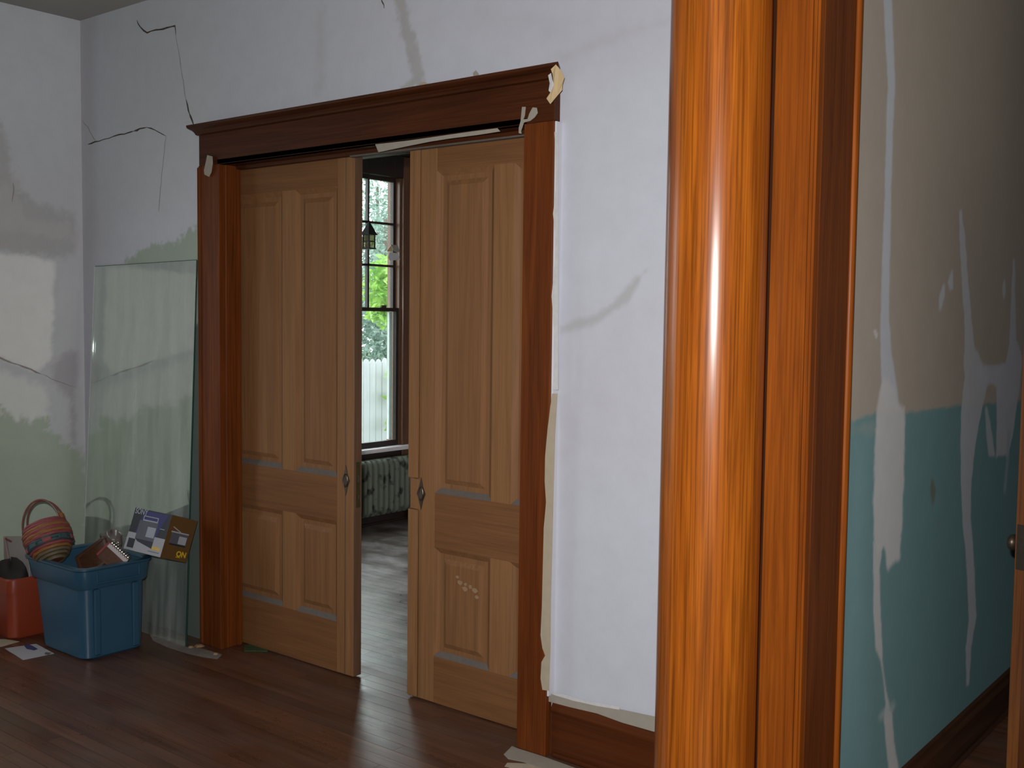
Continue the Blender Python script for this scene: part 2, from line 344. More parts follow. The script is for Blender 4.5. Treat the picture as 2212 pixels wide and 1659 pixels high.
# hall side of the partition
BL = (.55, .60, .66)
pt = [
 (uvT([(1780, 918), (1845, 908), (1890, 893), (1960, 892), (2010, 884), (2090, 874), (2180, 870), (2500, 820), (2700, 2600), (1500, 2600)]), (.175, .32, .335), .006, .006, 1.),
 (uvT([(1840, 925), (1890, 915), (1895, 935), (1840, 935)]), (.36, .37, .33), .015, .01, .6),
 (uvT([(1840, 940), (1880, 935), (1870, 1659), (1800, 1659)]), (.22, .39, .42), .08, .02, .6),
 (uvT(ribbon([(1917, -20, 18), (1922, 100, 17), (1926, 170, 16), (1921, 300, 15), (1918, 420, 14), (1914, 560, 17), (1911, 690, 18), (1914, 760, 24), (1920, 830, 32), (1926, 880, 34)])), BL, .006, .004, .9),
 (uvT([(1898, 860), (1908, 815), (1932, 835), (1938, 868), (1954, 880), (1955, 940), (1952, 1060), (1949, 1130), (1944, 1205), (1918, 1232), (1912, 1190), (1908, 1180), (1896, 1195), (1888, 1170), (1886, 1080), (1890, 960), (1893, 900)]), (.64, .65, .66), .01, .008, .9),
 (uvT(ribbon([(1897, 1170, 22), (1893, 1230, 14), (1895, 1330, 15), (1899, 1405, 14), (1904, 1425, 4), (1912, 1490, 4), (1917, 1520, 8), (1918, 1545, 18), (1922, 1600, 18), (1930, 1659, 22), (1938, 1720, 24)])), (.62, .63, .64), .006, .004, .85),
 (uvT([(1898, 1548), (1915, 1520), (1935, 1520), (1925, 1545), (1902, 1555)]), (.46, .54, .55), .012, .008, .6),
 (uvT(ribbon([(2075, 455, 5), (2079, 520, 13), (2084, 600, 14), (2090, 680, 14), (2095, 750, 22), (2103, 790, 44), (2110, 815, 52), (2104, 850, 50), (2097, 900, 42), (2091, 960, 32), (2087, 1040, 22), (2088, 1120, 18), (2096, 1220, 17), (2101, 1330, 16), (2092, 1400, 12), (2090, 1480, 6)])), (.56, .58, .62), .006, .006, .9),
 (uvT([(2110, 800), (2130, 787), (2150, 790), (2172, 785), (2180, 740), (2188, 560), (2192, 560), (2195, 730), (2208, 770), (2204, 830), (2196, 880), (2188, 940), (2178, 985), (2160, 985), (2152, 990), (2153, 900), (2152, 835), (2140, 830), (2120, 840)]), (.54, .56, .62), .006, .006, .9),
 (uvT(ribbon([(2130, 880, 5), (2136, 930, 12), (2142, 985, 14)])), (.5, .54, .58), .006, .004, .85),
 (uvT(ribbon([(2180, 930, 8), (2176, 1000, 6), (2170, 1065, 6)])), (.38, .45, .48), .01, .004, .7),
 (uvT(ribbon([(2057, 585, 3), (2053, 610, 12), (2055, 625, 8)])), BL, .005, .004, .85),
 (uvT(ribbon([(2039, 615, 5), (2035, 640, 12), (2030, 670, 4)])), BL, .005, .004, .8),
 (uvT(ribbon([(2170, 605, 3), (2169, 625, 8), (2169, 645, 3)])), BL, .005, .004, .8),
 (uvT(ribbon([(1889, 712, 4), (1892, 722, 8), (1893, 730, 3)])), (.6, .6, .6), .003, .002, .9),
 (uvT(ribbon([(2014, 1035, 4), (2015, 1060, 12), (2015, 1090, 5)])), (.17, .17, .09), .01, .006, .7),
]
wt = gridwall('wall_partition', lines(3.02, 7.6, .009), lines(0, ZC, .009), lambda u, v: np.stack([np.full_like(u, XT), u, v], 1), (.43, .385, .325), pt, M['teal'],
    boxes=((-1.42, XT-.001, 3.02, 7.6, 0, ZC),))
tag(wt, 'tan over teal hall wall with pale filler streaks beside the column', kind='structure')

# cracks are thin dark ribbons cut along the plaster
def crack(parent, pts, w, mat, toworld, nrm):
    P3 = [toworld(p) for p in pts]; fine = []
    for a, b in zip(P3[:-1], P3[1:]):
        n = max(2, int((b-a).length/.03))
        for k in range(n): fine.append(a.lerp(b, k/n)+Vector([random.uniform(-.004, .004) for _ in range(3)])*(k > 0))
    fine.append(P3[-1]); mb = MB(); nrm = Vector(nrm); vs = []; fs = []
    for i, p in enumerate(fine):
        t = (fine[min(i+1, len(fine)-1)]-fine[max(i-1, 0)]); s = nrm.cross(t).normalized()
        p = p - nrm*((p-P3[0]).dot(nrm)) + nrm*.0012
        ww = .8*w*random.uniform(.5, 1.4)*(.3 if i in (0, len(fine)-1) else 1)/2
        vs += [p-s*ww, p+s*ww, p+s*ww-nrm*.003, p-s*ww-nrm*.003]
    for i in range(len(fine)-1):
        for k in range(4): fs.append((4*i+k, 4*i+(k+1) % 4, 4*i+4+(k+1) % 4, 4*i+4+k))
    mb.add(vs, fs).build('crack', mat, parent)
tw = lambda p: PY(p, YW)
crack(wb, [(296, 44), (303, 58), (318, 71), (345, 64), (378, 56), (380, 75)], .009, M['crack'], tw, (0, -1, 0))
crack(wb, [(380, 75), (386, 110), (393, 160), (402, 215)], .005, M['crack2'], tw, (0, -1, 0))
crack(wb, [(402, 215), (407, 238), (412, 252), (419, 272)], .011, M['crack'], tw, (0, -1, 0))
crack(wb, [(178, 260), (190, 274), (198, 290), (206, 304)], .005, M['crack2'], tw, (0, -1, 0))
crack(wb, [(190, 312), (206, 306), (235, 299), (262, 290), (290, 283)], .007, M['crack'], tw, (0, -1, 0))
crack(wb, [(290, 283), (302, 278), (317, 275)], .013, M['crack'], tw, (0, -1, 0))
crack(wb, [(317, 275), (335, 281), (359, 294)], .007, M['crack'], tw, (0, -1, 0))
crack(wb, [(359, 294), (355, 330), (349, 380), (346, 420), (343, 458)], .0045, M['crack2'], tw, (0, -1, 0))
crack(wb, [(824, -4), (828, 8), (830, 18)], .006, M['crack'], tw, (0, -1, 0))
tl = lambda p: PX(p, XL)
crack(wl, [(-20, 765), (0, 773), (40, 788), (78, 804), (90, 808)], .010, M['crack2'], tl, (1, 0, 0))
crack(wl, [(90, 808), (120, 822), (165, 836)], .005, M['crack2'], tl, (1, 0, 0))
crack(wl, [(28, 395), (30, 410), (26, 436)], .006, M['crack2'], tl, (1, 0, 0))

# rest of the shell
def struct(name, mb, mat, label, **k): return tag(mb.build(name, mat, **k), label, kind='structure')
struct('ceiling', MB().box(XL-.2, 1.6, -3.1, YW+.02, ZC, ZC+.1).box(-1.22, 1.6, YW+.02, 7.7, ZC, ZC+.1).box(-6.6, -1.3, 3.4, 8.2, ZC+.001, ZC+.1), M['ceil'], 'plain grey-beige plaster ceiling above the corner')
struct('wall_front', MB().box(XL-.1, 1.6, -3.1, -3, 0, ZC), M['white'], 'white front wall behind the camera')
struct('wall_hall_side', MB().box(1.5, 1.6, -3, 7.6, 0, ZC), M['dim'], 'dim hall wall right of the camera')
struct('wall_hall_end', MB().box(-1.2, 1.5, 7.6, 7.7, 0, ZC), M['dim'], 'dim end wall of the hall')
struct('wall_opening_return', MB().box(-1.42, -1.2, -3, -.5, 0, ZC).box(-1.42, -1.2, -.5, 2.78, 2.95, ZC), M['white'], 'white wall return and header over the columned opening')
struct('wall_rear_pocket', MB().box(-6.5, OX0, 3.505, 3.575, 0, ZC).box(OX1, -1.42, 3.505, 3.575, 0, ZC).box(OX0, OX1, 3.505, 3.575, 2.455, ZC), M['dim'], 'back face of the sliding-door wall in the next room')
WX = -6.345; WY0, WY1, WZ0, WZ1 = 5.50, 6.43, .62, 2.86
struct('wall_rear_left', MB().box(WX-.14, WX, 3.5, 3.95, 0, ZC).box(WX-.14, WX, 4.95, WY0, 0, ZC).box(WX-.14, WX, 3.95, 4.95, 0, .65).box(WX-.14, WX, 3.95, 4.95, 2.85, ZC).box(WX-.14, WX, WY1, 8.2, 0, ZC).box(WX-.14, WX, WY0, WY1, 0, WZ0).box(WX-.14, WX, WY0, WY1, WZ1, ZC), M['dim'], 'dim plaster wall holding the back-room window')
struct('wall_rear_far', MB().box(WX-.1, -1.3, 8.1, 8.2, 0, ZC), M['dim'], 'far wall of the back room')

# ------------------------------------------------------------------ floor of planks
fl = struct('floor', MB().box(XL-.1, 1.6, -3.1, 3.5, -.06, -.019).box(-6.5, 1.6, 3.5, 8.2, -.06, -.019), M['sub'], 'dark stained strip floor of worn narrow boards')
PWD = .0635; LENS = (1.1, 1.6, 2.2)
def plankmesh(L_, mat):
    mb = MB().box(0, L_, 0, PWD-.0016, -.019, 0); o = mb.build('plank', mat); me = o.data; bpy.data.objects.remove(o); return me
pm = [plankmesh(L_, M['plank']) for L_ in LENS]; pm2 = [plankmesh(L_, M['plank2']) for L_ in LENS]
def lay(x0, x1, y0, y1, meshes):
    y = y0
    while y < y1-.01:
        x = x0 - random.uniform(0, 1.)
        while x < x1:
            k = random.randrange(3)
            o = bpy.data.objects.new('plank', meshes[k]); C.objects.link(o); o.parent = fl
            L_ = LENS[k]; xs = max(x, x0); xe = min(x+L_, x1)
            o.location = (xs, y, random.uniform(-.0002, .0002)); o.scale = ((xe-xs-.0015)/L_, 1, 1)
            if xe-xs < .03: bpy.data.objects.remove(o)
            x += L_
        y += PWD
lay(-5.86, 1.45, 1.05, 3.40, pm)
lay(-4.9, -2.4, 3.40, 3.40+PWD*3, pm)
lay(-6.3, -2.6, 3.40+PWD*3, 5.15, pm2)
o = MB().box(-5.86, 1.45, -3, 1.05-.002, -.019, 0).build('floor_boards_near_camera', M['plank'], fl)
o = MB().box(-6.39, -1.43, 3.40+PWD*3+PWD*25, 8.1, -.019, 0).build('floor_boards_back_room', M['plank2'], fl)
o = MB().box(-1.2, 1.45, 3.40+.005, 7.6, -.019, 0).build('floor_boards_hall', M['plank'], fl)

# ------------------------------------------------------------------ door surround
CY = 3.295
t1 = thing('trim_1', 'dark oak door casing with moulded edge left of the sliding doors', loc=(-4.6, CY, 0), kind='structure')
MB().box(-4.665, -4.52, CY, YW, 0, 2.452).build('casing_board', M['cas'], t1, bevel=.002)
MB().box(-4.69, -4.665, CY-.012, YW, 0, 2.452).build('back_band', M['cas'], t1, bevel=.008, seg=3)
MB().box(-4.545, -4.52, YW, 3.428, 0, 2.456).build('jamb', M['cas'], t1, bevel=.002)
MB().box(-4.521, -4.510, 3.395, 3.425, 0, 2.450).build('stop_bead', M['cas'], t1, bevel=.005, seg=2)
MB().box(-4.521, -4.516, 3.335, 3.345, 0, 2.450).build('jamb_bead', M['cas'], t1, bevel=.002)
MB().box(-4.545, -4.52, 3.498, 3.59, 0, 2.456).build('rear_jamb', M['cas'], t1)
t2 = thing('trim_2', 'dark oak door casing right of the sliding doors, ragged painted edge', loc=(-2.5, CY, 0), kind='structure')
MB().box(-2.595, -2.452, CY, YW, 0, 2.452).build('casing_board', M['cas'], t2, bevel=.002)
MB().box(-2.595, -2.57, YW, 3.428, 0, 2.456).build('jamb', M['cas'], t2)
MB().box(-2.595, -2.57, 3.498, 3.59, 0, 2.456).build('rear_jamb', M['cas'], t2)
MB().box(-2.4515, -2.443, CY+.004, YW, .24, 2.45).build('paint_lip', M['white'], t2, bevel=.002, label='pale plaster lip on the casing edge')
ed = [(1198, 285), (1201, 345), (1201, 410), (1195, 462), (1199, 500), (1199, 560), (1192, 640), (1196, 700), (1199, 760), (1194, 842)]
MB().prism([PY(p, CY-.0005) for p in ed] + [PY((1206, 842), CY-.0005), PY((1206, 285), CY-.0005)], (0, -.0015, 0)).build('ragged_paint_edge', M['skim'], t2)
t3 = thing('trim_3', 'dark oak head board and crown moulding over the sliding doors', loc=(-3.5, CY, 2.45), kind='structure')
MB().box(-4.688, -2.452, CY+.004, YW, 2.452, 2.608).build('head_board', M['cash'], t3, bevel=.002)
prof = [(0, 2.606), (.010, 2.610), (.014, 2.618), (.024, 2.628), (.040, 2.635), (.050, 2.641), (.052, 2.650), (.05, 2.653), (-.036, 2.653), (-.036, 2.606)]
rings = []
for xx, sgn in ((-4.692, -1), (-2.452, 1)):
    rings.append([Vector((xx+sgn*max(0, a)*(.45 if sgn < 0 else 1.05), CY-a, z)) for a, z in prof])
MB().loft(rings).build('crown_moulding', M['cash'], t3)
MB().box(OX0, OX1, CY+.004, 3.428, 2.452, 2.475).build('head_jamb', M['cash'], t3)
MB().box(OX0, OX1, 3.498, 3.59, 2.452, 2.475).build('rear_head_jamb', M['cash'], t3)
MB().box(OX0, OX1, 3.398, 3.428, 2.436, 2.452).build('header_stop', M['cash'], t3)
MB().box(-3.685, OX1, 3.400, 3.428, 2.429, 2.436).build('header_track_strip', M['greyed'], t3)
# baseboards
b1 = thing('baseboard_back', 'dark oak baseboard right of the sliding doors', loc=(-2.2, YW, 0), kind='structure')
MB().box(-2.443, -1.43, YW-.016, YW, 0, .175).build('board', M['base'], b1, bevel=.002)
MB().loft([[Vector((x, YW-a, z)) for a, z in ((0, .175), (.018, .175), (.018, .185), (.012, .200), (.006, .212), (0, .218))] for x in (-2.443, -1.43)]).build('cap_moulding', M['base'], b1)
MB().box(-2.43, -1.43, YW-.030, YW-.016, 0, .018).build('shoe_moulding', M['base'], b1, bevel=.005)
b2 = thing('baseboard_hall', 'dark baseboard along the teal hall wall', loc=(XT, 5, 0), kind='structure')
MB().box(XT, XT+.016, 3.06, 7.55, 0, .12).build('board', M['hbase'], b2, bevel=.002)
MB().loft([[Vector((XT+a, y, z)) for a, z in ((0, .12), (.020, .12), (.020, .132), (.010, .150), (.008, .168), (0, .178))] for y in (3.06, 7.55)]).build('cap_moulding', M['hbase'], b2)
MB().box(XT+.016, XT+.03, 3.06, 7.55, 0, .02).build('shoe_moulding', M['hbase'], b2, bevel=.006)

# ------------------------------------------------------------------ sliding doors
DY = 3.436; DT = .047
def frame_ring(x0, x1, z0, z1, w, y0, y1):
    """four sloping moulding pieces around a panel"""
    P = [(x0, z0), (x1, z0), (x1, z1), (x0, z1)]; Q = [(x0+w, z0+w), (x1-w, z0+w), (x1-w, z1-w), (x0+w, z1-w)]
    out = []
    for k in range(4):
        a, b, c, e = P[k], P[(k+1) % 4], Q[(k+1) % 4], Q[k]
        q = [Vector((a[0], y0, a[1])), Vector((b[0], y0, b[1])), Vector((c[0], y1, c[1])), Vector((e[0], y1, e[1]))]
        out.append(MB().loft([q, [Vector((v.x, y1+.004, v.z)) for v in q]]))
    return out
def pocket_door(name, label, cols, rows, mul):
    """cols: (outer stile 0, 1, mullion 0, 1, inner stile 0, 1); rows: bottom rail top, lock rail 0,1, top rail bottom, top"""
    d_ = thing(name, label, loc=((cols[0]+cols[5])/2, DY, 0), kind='structure')
    z0, zt = .006, 2.468
    rb, l0, l1, rt = rows
    MB().box(cols[0], cols[1], DY, DY+DT, z0, zt).build('stile', M['stile'], d_, bevel=.0015)
    MB().box(cols[4], cols[5], DY, DY+DT, z0, zt).build('stile', M['stile'], d_, bevel=.0015)
    for a, b in ((z0, rb), (l0, l1), (rt, zt)): MB().box(cols[1], cols[4], DY+.0008, DY+DT-.001, a, b).build('rail', M['rail'], d_)
    for a, b in ((rb, l0), (l1, rt)): MB().box(cols[2], cols[3], DY+.0003, DY+DT-.001, a, b).build('mullion', M['stile'], d_)
    for xa, xb in ((cols[1], cols[2]), (cols[3], cols[4])):
        for a, b in ((rb, l0), (l1, rt)):
            p = MB().box(xa, xb, DY+.016, DY+.030, a, b).build('panel', M['panel'], d_)
            g, s = .045, .022
            x0, x1, c0, c1 = xa+g, xb-g, a+g, b-g
            A = [Vector((x0, DY+.016, c0)), Vector((x1, DY+.016, c0)), Vector((x1, DY+.016, c1)), Vector((x0, DY+.016, c1))]
            B = [Vector((x0+s, DY+.006, c0+s)), Vector((x1-s, DY+.006, c0+s)), Vector((x1-s, DY+.006, c1-s)), Vector((x0+s, DY+.006, c1-s))]
            MB().loft([A, B]).build('raised_field', M['panel'], p)
            for k, mb in enumerate(frame_ring(xa, xb, a, b, .024, DY+.0005, DY+.016)):
                mb.build('panel_moulding', M['greyed'] if k == 0 else M['panel'], p)
    return d_
D1 = pocket_door('door_1', 'stripped oak sliding door, left leaf with four raised panels', (-5.0, -4.87, -4.205, -4.108, -3.806, -3.692), (.25, .735, .945, 2.312), None)
D2 = pocket_door('door_2', 'stripped oak sliding door, right leaf partly closed against the casing', (-3.325, -3.178, -2.858, -2.752, -2.43, -2.30), (.215, .70, .940, 2.335), None)
# meeting edges, pulls and locks
MB().box(-3.692, -3.688, DY+.0005, DY+DT-.0005, .008, 2.46).build('meeting_edge', M['edge'], D1)
MB().box(-3.7525, -3.7465, DY-.0008, DY+.004, .01, 2.46).build('edge_groove', M['edge'], D1)
lk = MB().box(-3.6885, -3.6865, DY+.012, DY+.036, .81, 1.026).build('lock_plate', M['brass'], D1, label='dark brass mortise lock plate on the door edge')
MB().box(-3.687, -3.6855, DY+.019, DY+.029, .93, .965).build('bolt_slot', M['crack'], lk)
MB().box(-3.687, -3.6855, DY+.020, DY+.028, .85, .87).build('keyhole', M['crack'], lk)
for a, b in ((.008, .858), (.992, 2.455)):
    MB().box(-3.333, -3.268, DY-.010, DY, a, b).build('meeting_bead', M['stile'], D2, bevel=.006, seg=3)
MB().box(-3.331, -3.325, DY+.006, DY+.04, .86, .99).build('lock_face', M['bronze'], D2)
MB().box(-3.345, -3.33, DY+.010, DY+.034, .915, .985).build('latch', M['bronze'], D2)
def pull(x, z, door, s=1.):
    w, h_ = .026*s, .072*s
    out = [Vector((x, DY, z+h_)), Vector((x+w*.45, DY, z+h_*.42)), Vector((x+w, DY, z)), Vector((x+w*.45, DY, z-h_*.42)), Vector((x, DY, z-h_)), Vector((x-w*.45, DY, z-h_*.42)), Vector((x-w, DY, z)), Vector((x-w*.45, DY, z+h_*.42))]
    p = MB().prism([v+Vector((0, .0005, 0)) for v in out], (0, -.0035, 0)).build('pull_plate', M['bronze'], door, label='aged bronze diamond-shaped pull plate')
    ring = [Vector((x+.014*s*math.cos(a), DY-.004, z+.030*s*math.sin(a))) for a in np.linspace(0, 2*math.pi, 24, endpoint=False)]
    MB().tube(ring, .0028, 6, True).build('pull_ring', M['bronze'], p, smooth=True)
    MB().prism([Vector((x+.010*s*math.cos(a), DY-.0031, z+.024*s*math.sin(a))) for a in np.linspace(0, 2*math.pi, 16, endpoint=False)], (0, -.0008, 0)).build('pull_cup', M['crack'], p)
pull(-3.744, .936, D1); pull(-3.258, .928, D2)
random.seed(3)
for cx, cz in ((988, 1246), (994, 1258), (1006, 1262), (1004, 1272), (1016, 1268), (1026, 1276), (1030, 1290), (1068, 1270), (1078, 1276)):
    c = PY((cx, cz), DY+.0055); n = 9; rr = random.uniform(.008, .016)
    MB().prism([c+Vector((rr*random.uniform(.6, 1.2)*math.cos(2*math.pi*k/n), 0, rr*random.uniform(.5, .9)*math.sin(2*math.pi*k/n))) for k in range(n)], (0, -.001, 0)).build('plaster_splash', M['greyed'] if cx > 1050 else M['splash'], D2)

# ------------------------------------------------------------------ column and its pier
CXY = (-1.4450, 2.706)
prof = [(.1426, .12), (.1421, .6), (.1411, 1.2), (.1403, 1.8), (.1387, 2.4), (.1367, 2.80)]
col = thing('column', 'glossy varnished round oak column standing beside the flat pilaster', 'column', (CXY[0], CXY[1], 0))
MB().lathe(prof, CXY, 96).build('shaft', M['col'], col, smooth=True)
MB().lathe([(.17, 0), (.17, .05), (.175, .065), (.17, .08), (.155, .09), (.158, .105), (.150, .12)], CXY, 64).build('base', M['col'], col, smooth=True)
MB().lathe([(.142, 2.80), (.15, 2.815), (.146, 2.83), (.165, 2.87), (.17, 2.88), (.17, 2.95)], CXY, 64).build('capital', M['col'], col, smooth=True)
pr = thing('trim_4', 'varnished oak pilaster and dark side casing right of the round column', loc=(-1.3, 2.9, 0), kind='structure')
MB().box(-1.311, -1.206, 2.765, 2.80, 0, 2.95).build('pilaster_board', M['pil'], pr, bevel=.002)
MB().box(-1.56, -1.336, 2.79, 2.80, 0, 2.95).build('backing_board', M['pil'], pr)
MB().box(-1.2035, -1.1850, 2.760, 2.80, 0, 2.95).build('corner_bead', M['pil'], pr, bevel=.006, seg=3)
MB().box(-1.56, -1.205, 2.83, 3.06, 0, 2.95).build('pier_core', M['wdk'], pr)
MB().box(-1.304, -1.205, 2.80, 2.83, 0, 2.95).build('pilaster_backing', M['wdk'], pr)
MB().box(-1.205, -1.186, 2.80, 3.022, 0, 2.95).build('side_casing', M['cas'], pr, bevel=.001)
MB().tube([(-1.186, 3.028, 0), (-1.186, 3.028, 2.95)], .013, 16).build('edge_bead', M['pil'], pr, smooth=True)
MB().box(-1.207, -1.182, 3.03, 3.052, 0, 2.95).build('edge_strip', M['cas'], pr, bevel=.003)
MB().box(-1.42, -1.216, 3.06, YW, 0, ZC).build('pier_wall', M['white'], pr)

# ------------------------------------------------------------------ hall door at the right edge
dl = Vector((-.904, 3.90, 0)); dv = Vector((math.sin(math.radians(16)), math.cos(math.radians(16)), 0)); dw = Vector((-dv.y, dv.x, 0))
M['hdoor'] = wood('hall_door_oak', (.22, .075, .014), (.12, .034, .008), 'z', .45, 1., coat=.3, fine=.3)
hd = thing('door_3', 'varnished oak hall door seen edge-on with a dark knob', loc=dl, kind='structure')
def hbox(a0, a1, b0, b1, z0, z1):
    q = [dl+dv*a+dw*b for a, b in ((a0, b0), (a1, b0), (a1, b1), (a0, b1))]
    return MB().loft([[v+Vector((0, 0, z0)) for v in q], [v+Vector((0, 0, z1)) for v in q]])
hbox(0, .12, -.018, .022, .008, 2.3).build('stile', M['hdoor'], hd, bevel=.0015)
hbox(.72, .84, -.018, .022, .008, 2.3).build('stile', M['hdoor'], hd, bevel=.0015)
for a, b in ((.008, .24), (.86, 1.05), (2.14, 2.3)): hbox(.12, .72, -.018, .022, a, b).build('rail', M['hdoor'], hd)
for a, b in ((.24, .86), (1.05, 2.14)): hbox(.12, .72, -.006, .010, a, b).build('panel', M['hdoor'], hd)
hbox(-.0015, .002, -.012, .016, .875, 1.03).build('lock_plate', M['bronze'], hd)
kp = dl+dv*.062+Vector((0, 0, .952))
kr = []
for a, r_ in ((.020, .026), (.024, .026), (.026, .010), (.042, .009), (.046, .016), (.052, .025), (.062, .029), (.072, .026), (.078, .016), (.080, .004)):
    kr.append([kp+dw*a+(dv*math.cos(t)+Vector((0, 0, 1))*math.sin(t))*r_ for t in np.linspace(0, 2*math.pi, 24, endpoint=False)])
MB().loft(kr).build('knob', M['bronze'], hd, smooth=True, label='dark brass round door knob')
struct('wall_hall_cross', MB().box(-.60, 1.5, 4.75, 4.85, 0, ZC), M['dim'], 'dim cross wall carrying the hall door')

# ------------------------------------------------------------------ masking tape and paper scraps
def scrap(name, label, pts, Y, mat, th=.0015, wob=.0, cat='tape'):
    o = [PY(p, Y)+Vector((0, -random.uniform(0, wob), 0)) for p in pts]
    return tag(MB().prism(o, (0, -th, 0)).build(name, mat), label, cat)
scrap('masking_tape', 'tan masking tape curling off the crown moulding end', [(1192, 150), (1203, 140), (1209, 148), (1214, 155), (1220, 168), (1217, 182), (1215, 195), (1204, 208), (1190, 225), (1182, 213), (1192, 198), (1199, 184), (1196, 170), (1194, 160)], CY-.055, M['tape3'], .002, .006)
scrap('masking_tape', 'white torn tape edge inside the curled crown tape', [(1185, 163), (1191, 158), (1194, 172), (1198, 184), (1190, 200), (1186, 196), (1188, 180)], CY-.052, M['skim'], .001, .002)
scrap('masking_tape', 'forked cream tape scrap at the casing top corner', [(1128, 231), (1136, 231), (1134, 250), (1131, 258), (1140, 257), (1144, 245), (1151, 232), (1160, 233), (1162, 244), (1155, 254), (1146, 261), (1132, 265), (1126, 283), (1127, 289), (1121, 288), (1121, 276), (1125, 262)], CY-.001, M['tape2'], .0015)
scrap('masking_tape', 'small cream tape scrap high on the left casing', [(448, 335), (459, 338), (460, 352), (457, 372), (452, 382), (442, 377), (441, 368), (445, 350)], CY-.013, M['tape2'], .0015)
scrap('masking_tape', 'long cream tape strip stuck along the door header', [(811, 312), (880, 304), (950, 294), (1020, 284), (1075, 277), (1081, 284), (1030, 292), (975, 299), (930, 306), (880, 316), (818, 329)], CY+.0025, M['tape2'], .0015)
scrap('masking_tape', 'thin peeling tape shred on top of the crown', [(1022, 158), (1028, 152), (1033, 158), (1036, 166), (1024, 168)], CY-.02, M['tape2'], .0015)
scrap('masking_tape', 'curled thin tape shred above the doorway centre', [(905, 184), (908, 179), (916, 177), (924, 180), (930, 184), (922, 188), (915, 183), (910, 187)], CY-.02, M['tape'], .0015)
scrap('masking_tape', 'wide cream tape running down the lower right casing edge', [(1193, 850), (1189, 880), (1183, 930), (1178, 985), (1177, 1040), (1180, 1085), (1175, 1140), (1173, 1220), (1171, 1310), (1168, 1372), (1172, 1400), (1178, 1416), (1170, 1430), (1168, 1465), (1172, 1490), (1186, 1492), (1189, 1400), (1190, 1300), (1193, 1180), (1196, 1050), (1199, 940), (1204, 850)], CY-.001, M['tape'], .0015)
scrap('masking_tape', 'greyish tape strip along the top of the baseboard', [(1164, 1502), (1172, 1492), (1180, 1497), (1215, 1502), (1300, 1523), (1350, 1534), (1440, 1553), (1440, 1588), (1345, 1561), (1290, 1541), (1230, 1527), (1185, 1515)], YW-.019, M['tape2'], .0015)
scrap('masking_tape', 'white torn paper sliver above the baseboard tape', [(1190, 1498), (1218, 1500), (1260, 1512), (1340, 1527), (1338, 1533), (1290, 1525), (1240, 1514), (1200, 1502)], YW-.022, M['skim'], .001)
def floor_scrap(name, label, pts, mat, cat, th=.0012, z=.0006):
    return tag(MB().prism([PZ(p, z) for p in pts], (0, 0, th)).build(name, mat), label, cat)
floor_scrap('paper_strip', 'grey paper tape strip lying on the floor along the baseboard', [(1088, 1630), (1106, 1612), (1118, 1617), (1172, 1634), (1250, 1662), (1300, 1682), (1260, 1690), (1190, 1668), (1130, 1646), (1098, 1640)], M['tape2'], 'tape')
floor_scrap('paper_strip', 'beige torn tape piece on the floor near the right casing', [(1096, 1648), (1140, 1650), (1200, 1668), (1240, 1690), (1190, 1690), (1140, 1668), (1090, 1656)], M['tape'], 'tape', z=.002)
M['green'] = plain('green_cloth', (.03, .062, .018), .8, var=.3, scale=60)
gp = [PZ((x, y), 0) for x, y in ((528, 1396), (545, 1393), (565, 1397), (580, 1404), (578, 1409), (550, 1408), (528, 1408))]
tag(MB().prism(gp, (0, 0, .006)).build('green_rag', M['green'], bevel=.002), 'small dark green rag on the floor under the left sliding door', 'rag')
random.seed(11)
for x, y, w_, lab in ((430, 1396, 15, 'largest pale plaster crumb on the floor left of the casing foot'), (411, 1399, 9, 'small pale plaster crumb at the glass sheet corner'), (466, 1414, 7, 'tiny white plaster crumb in front of the casing foot')):
    c = PZ((x, y), .0005); n = 7; rr = w_/420
    vs = [c+Vector((rr*random.uniform(.5, 1)*math.cos(2*math.pi*k/n), rr*random.uniform(.5, 1)*math.sin(2*math.pi*k/n), 0)) for k in range(n)]
    top = [c+(v-c)*.5+Vector((0, 0, .009)) for v in vs]
    tag(MB().loft([vs, top]).build('plaster_crumb', M['splash']), lab, 'rubble')
M['dustp'] = plain('plaster_dust', (.21, .185, .17), .9, var=.35, scale=30)
du = floor_scrap('plaster_dust', 'pale plaster dust swept along the wall foot behind the blue tote', [(322, 1368), (345, 1372), (380, 1387), (404, 1398), (440, 1402), (480, 1414), (470, 1424), (440, 1420), (405, 1412), (360, 1398), (330, 1384)], M['dustp'], 'dust', th=.0008); du['kind'] = 'stuff'

# ------------------------------------------------------------------ leaning glass sheet
g0, g1, g2, g3 = Vector((-4.698, 3.205, .001)), PY((424, 562), 3.325), PY((205, 576), 3.325), Vector((-5.70, 3.205, .001))
gn = (g1-g0).cross(g3-g0).normalized(); gn = gn if gn.y < 0 else -gn
gs = thing('glass_sheet', 'large greenish glass sheet leaning on the wall behind the blue tote', 'glass sheet', g0)
MB().loft([[g0, g3, g2, g1], [v-gn*.006 for v in (g0, g3, g2, g1)]]).build('pane', M['glass'], gs)
ex = (g0-g3).normalized()
MB().loft([[g0, g0+ex*.005, g1+ex*.005, g1], [v-gn*.0065 for v in (g0, g0+ex*.005, g1+ex*.005, g1)]]).build('dark_edge', M['gedge'], gs)
MB().loft([[g3-ex*.004, g3, g2, g2-ex*.004], [v-gn*.0065 for v in (g3-ex*.004, g3, g2, g2-ex*.004)]]).build('lit_edge', M['gedgeb'], gs)
eu = (g1-g0).normalized()
MB().loft([[g1, g2, g2+eu*.003, g1+eu*.003], [v-gn*.0065 for v in (g1, g2, g2+eu*.003, g1+eu*.003)]]).build('top_edge', M['gedge'], gs)

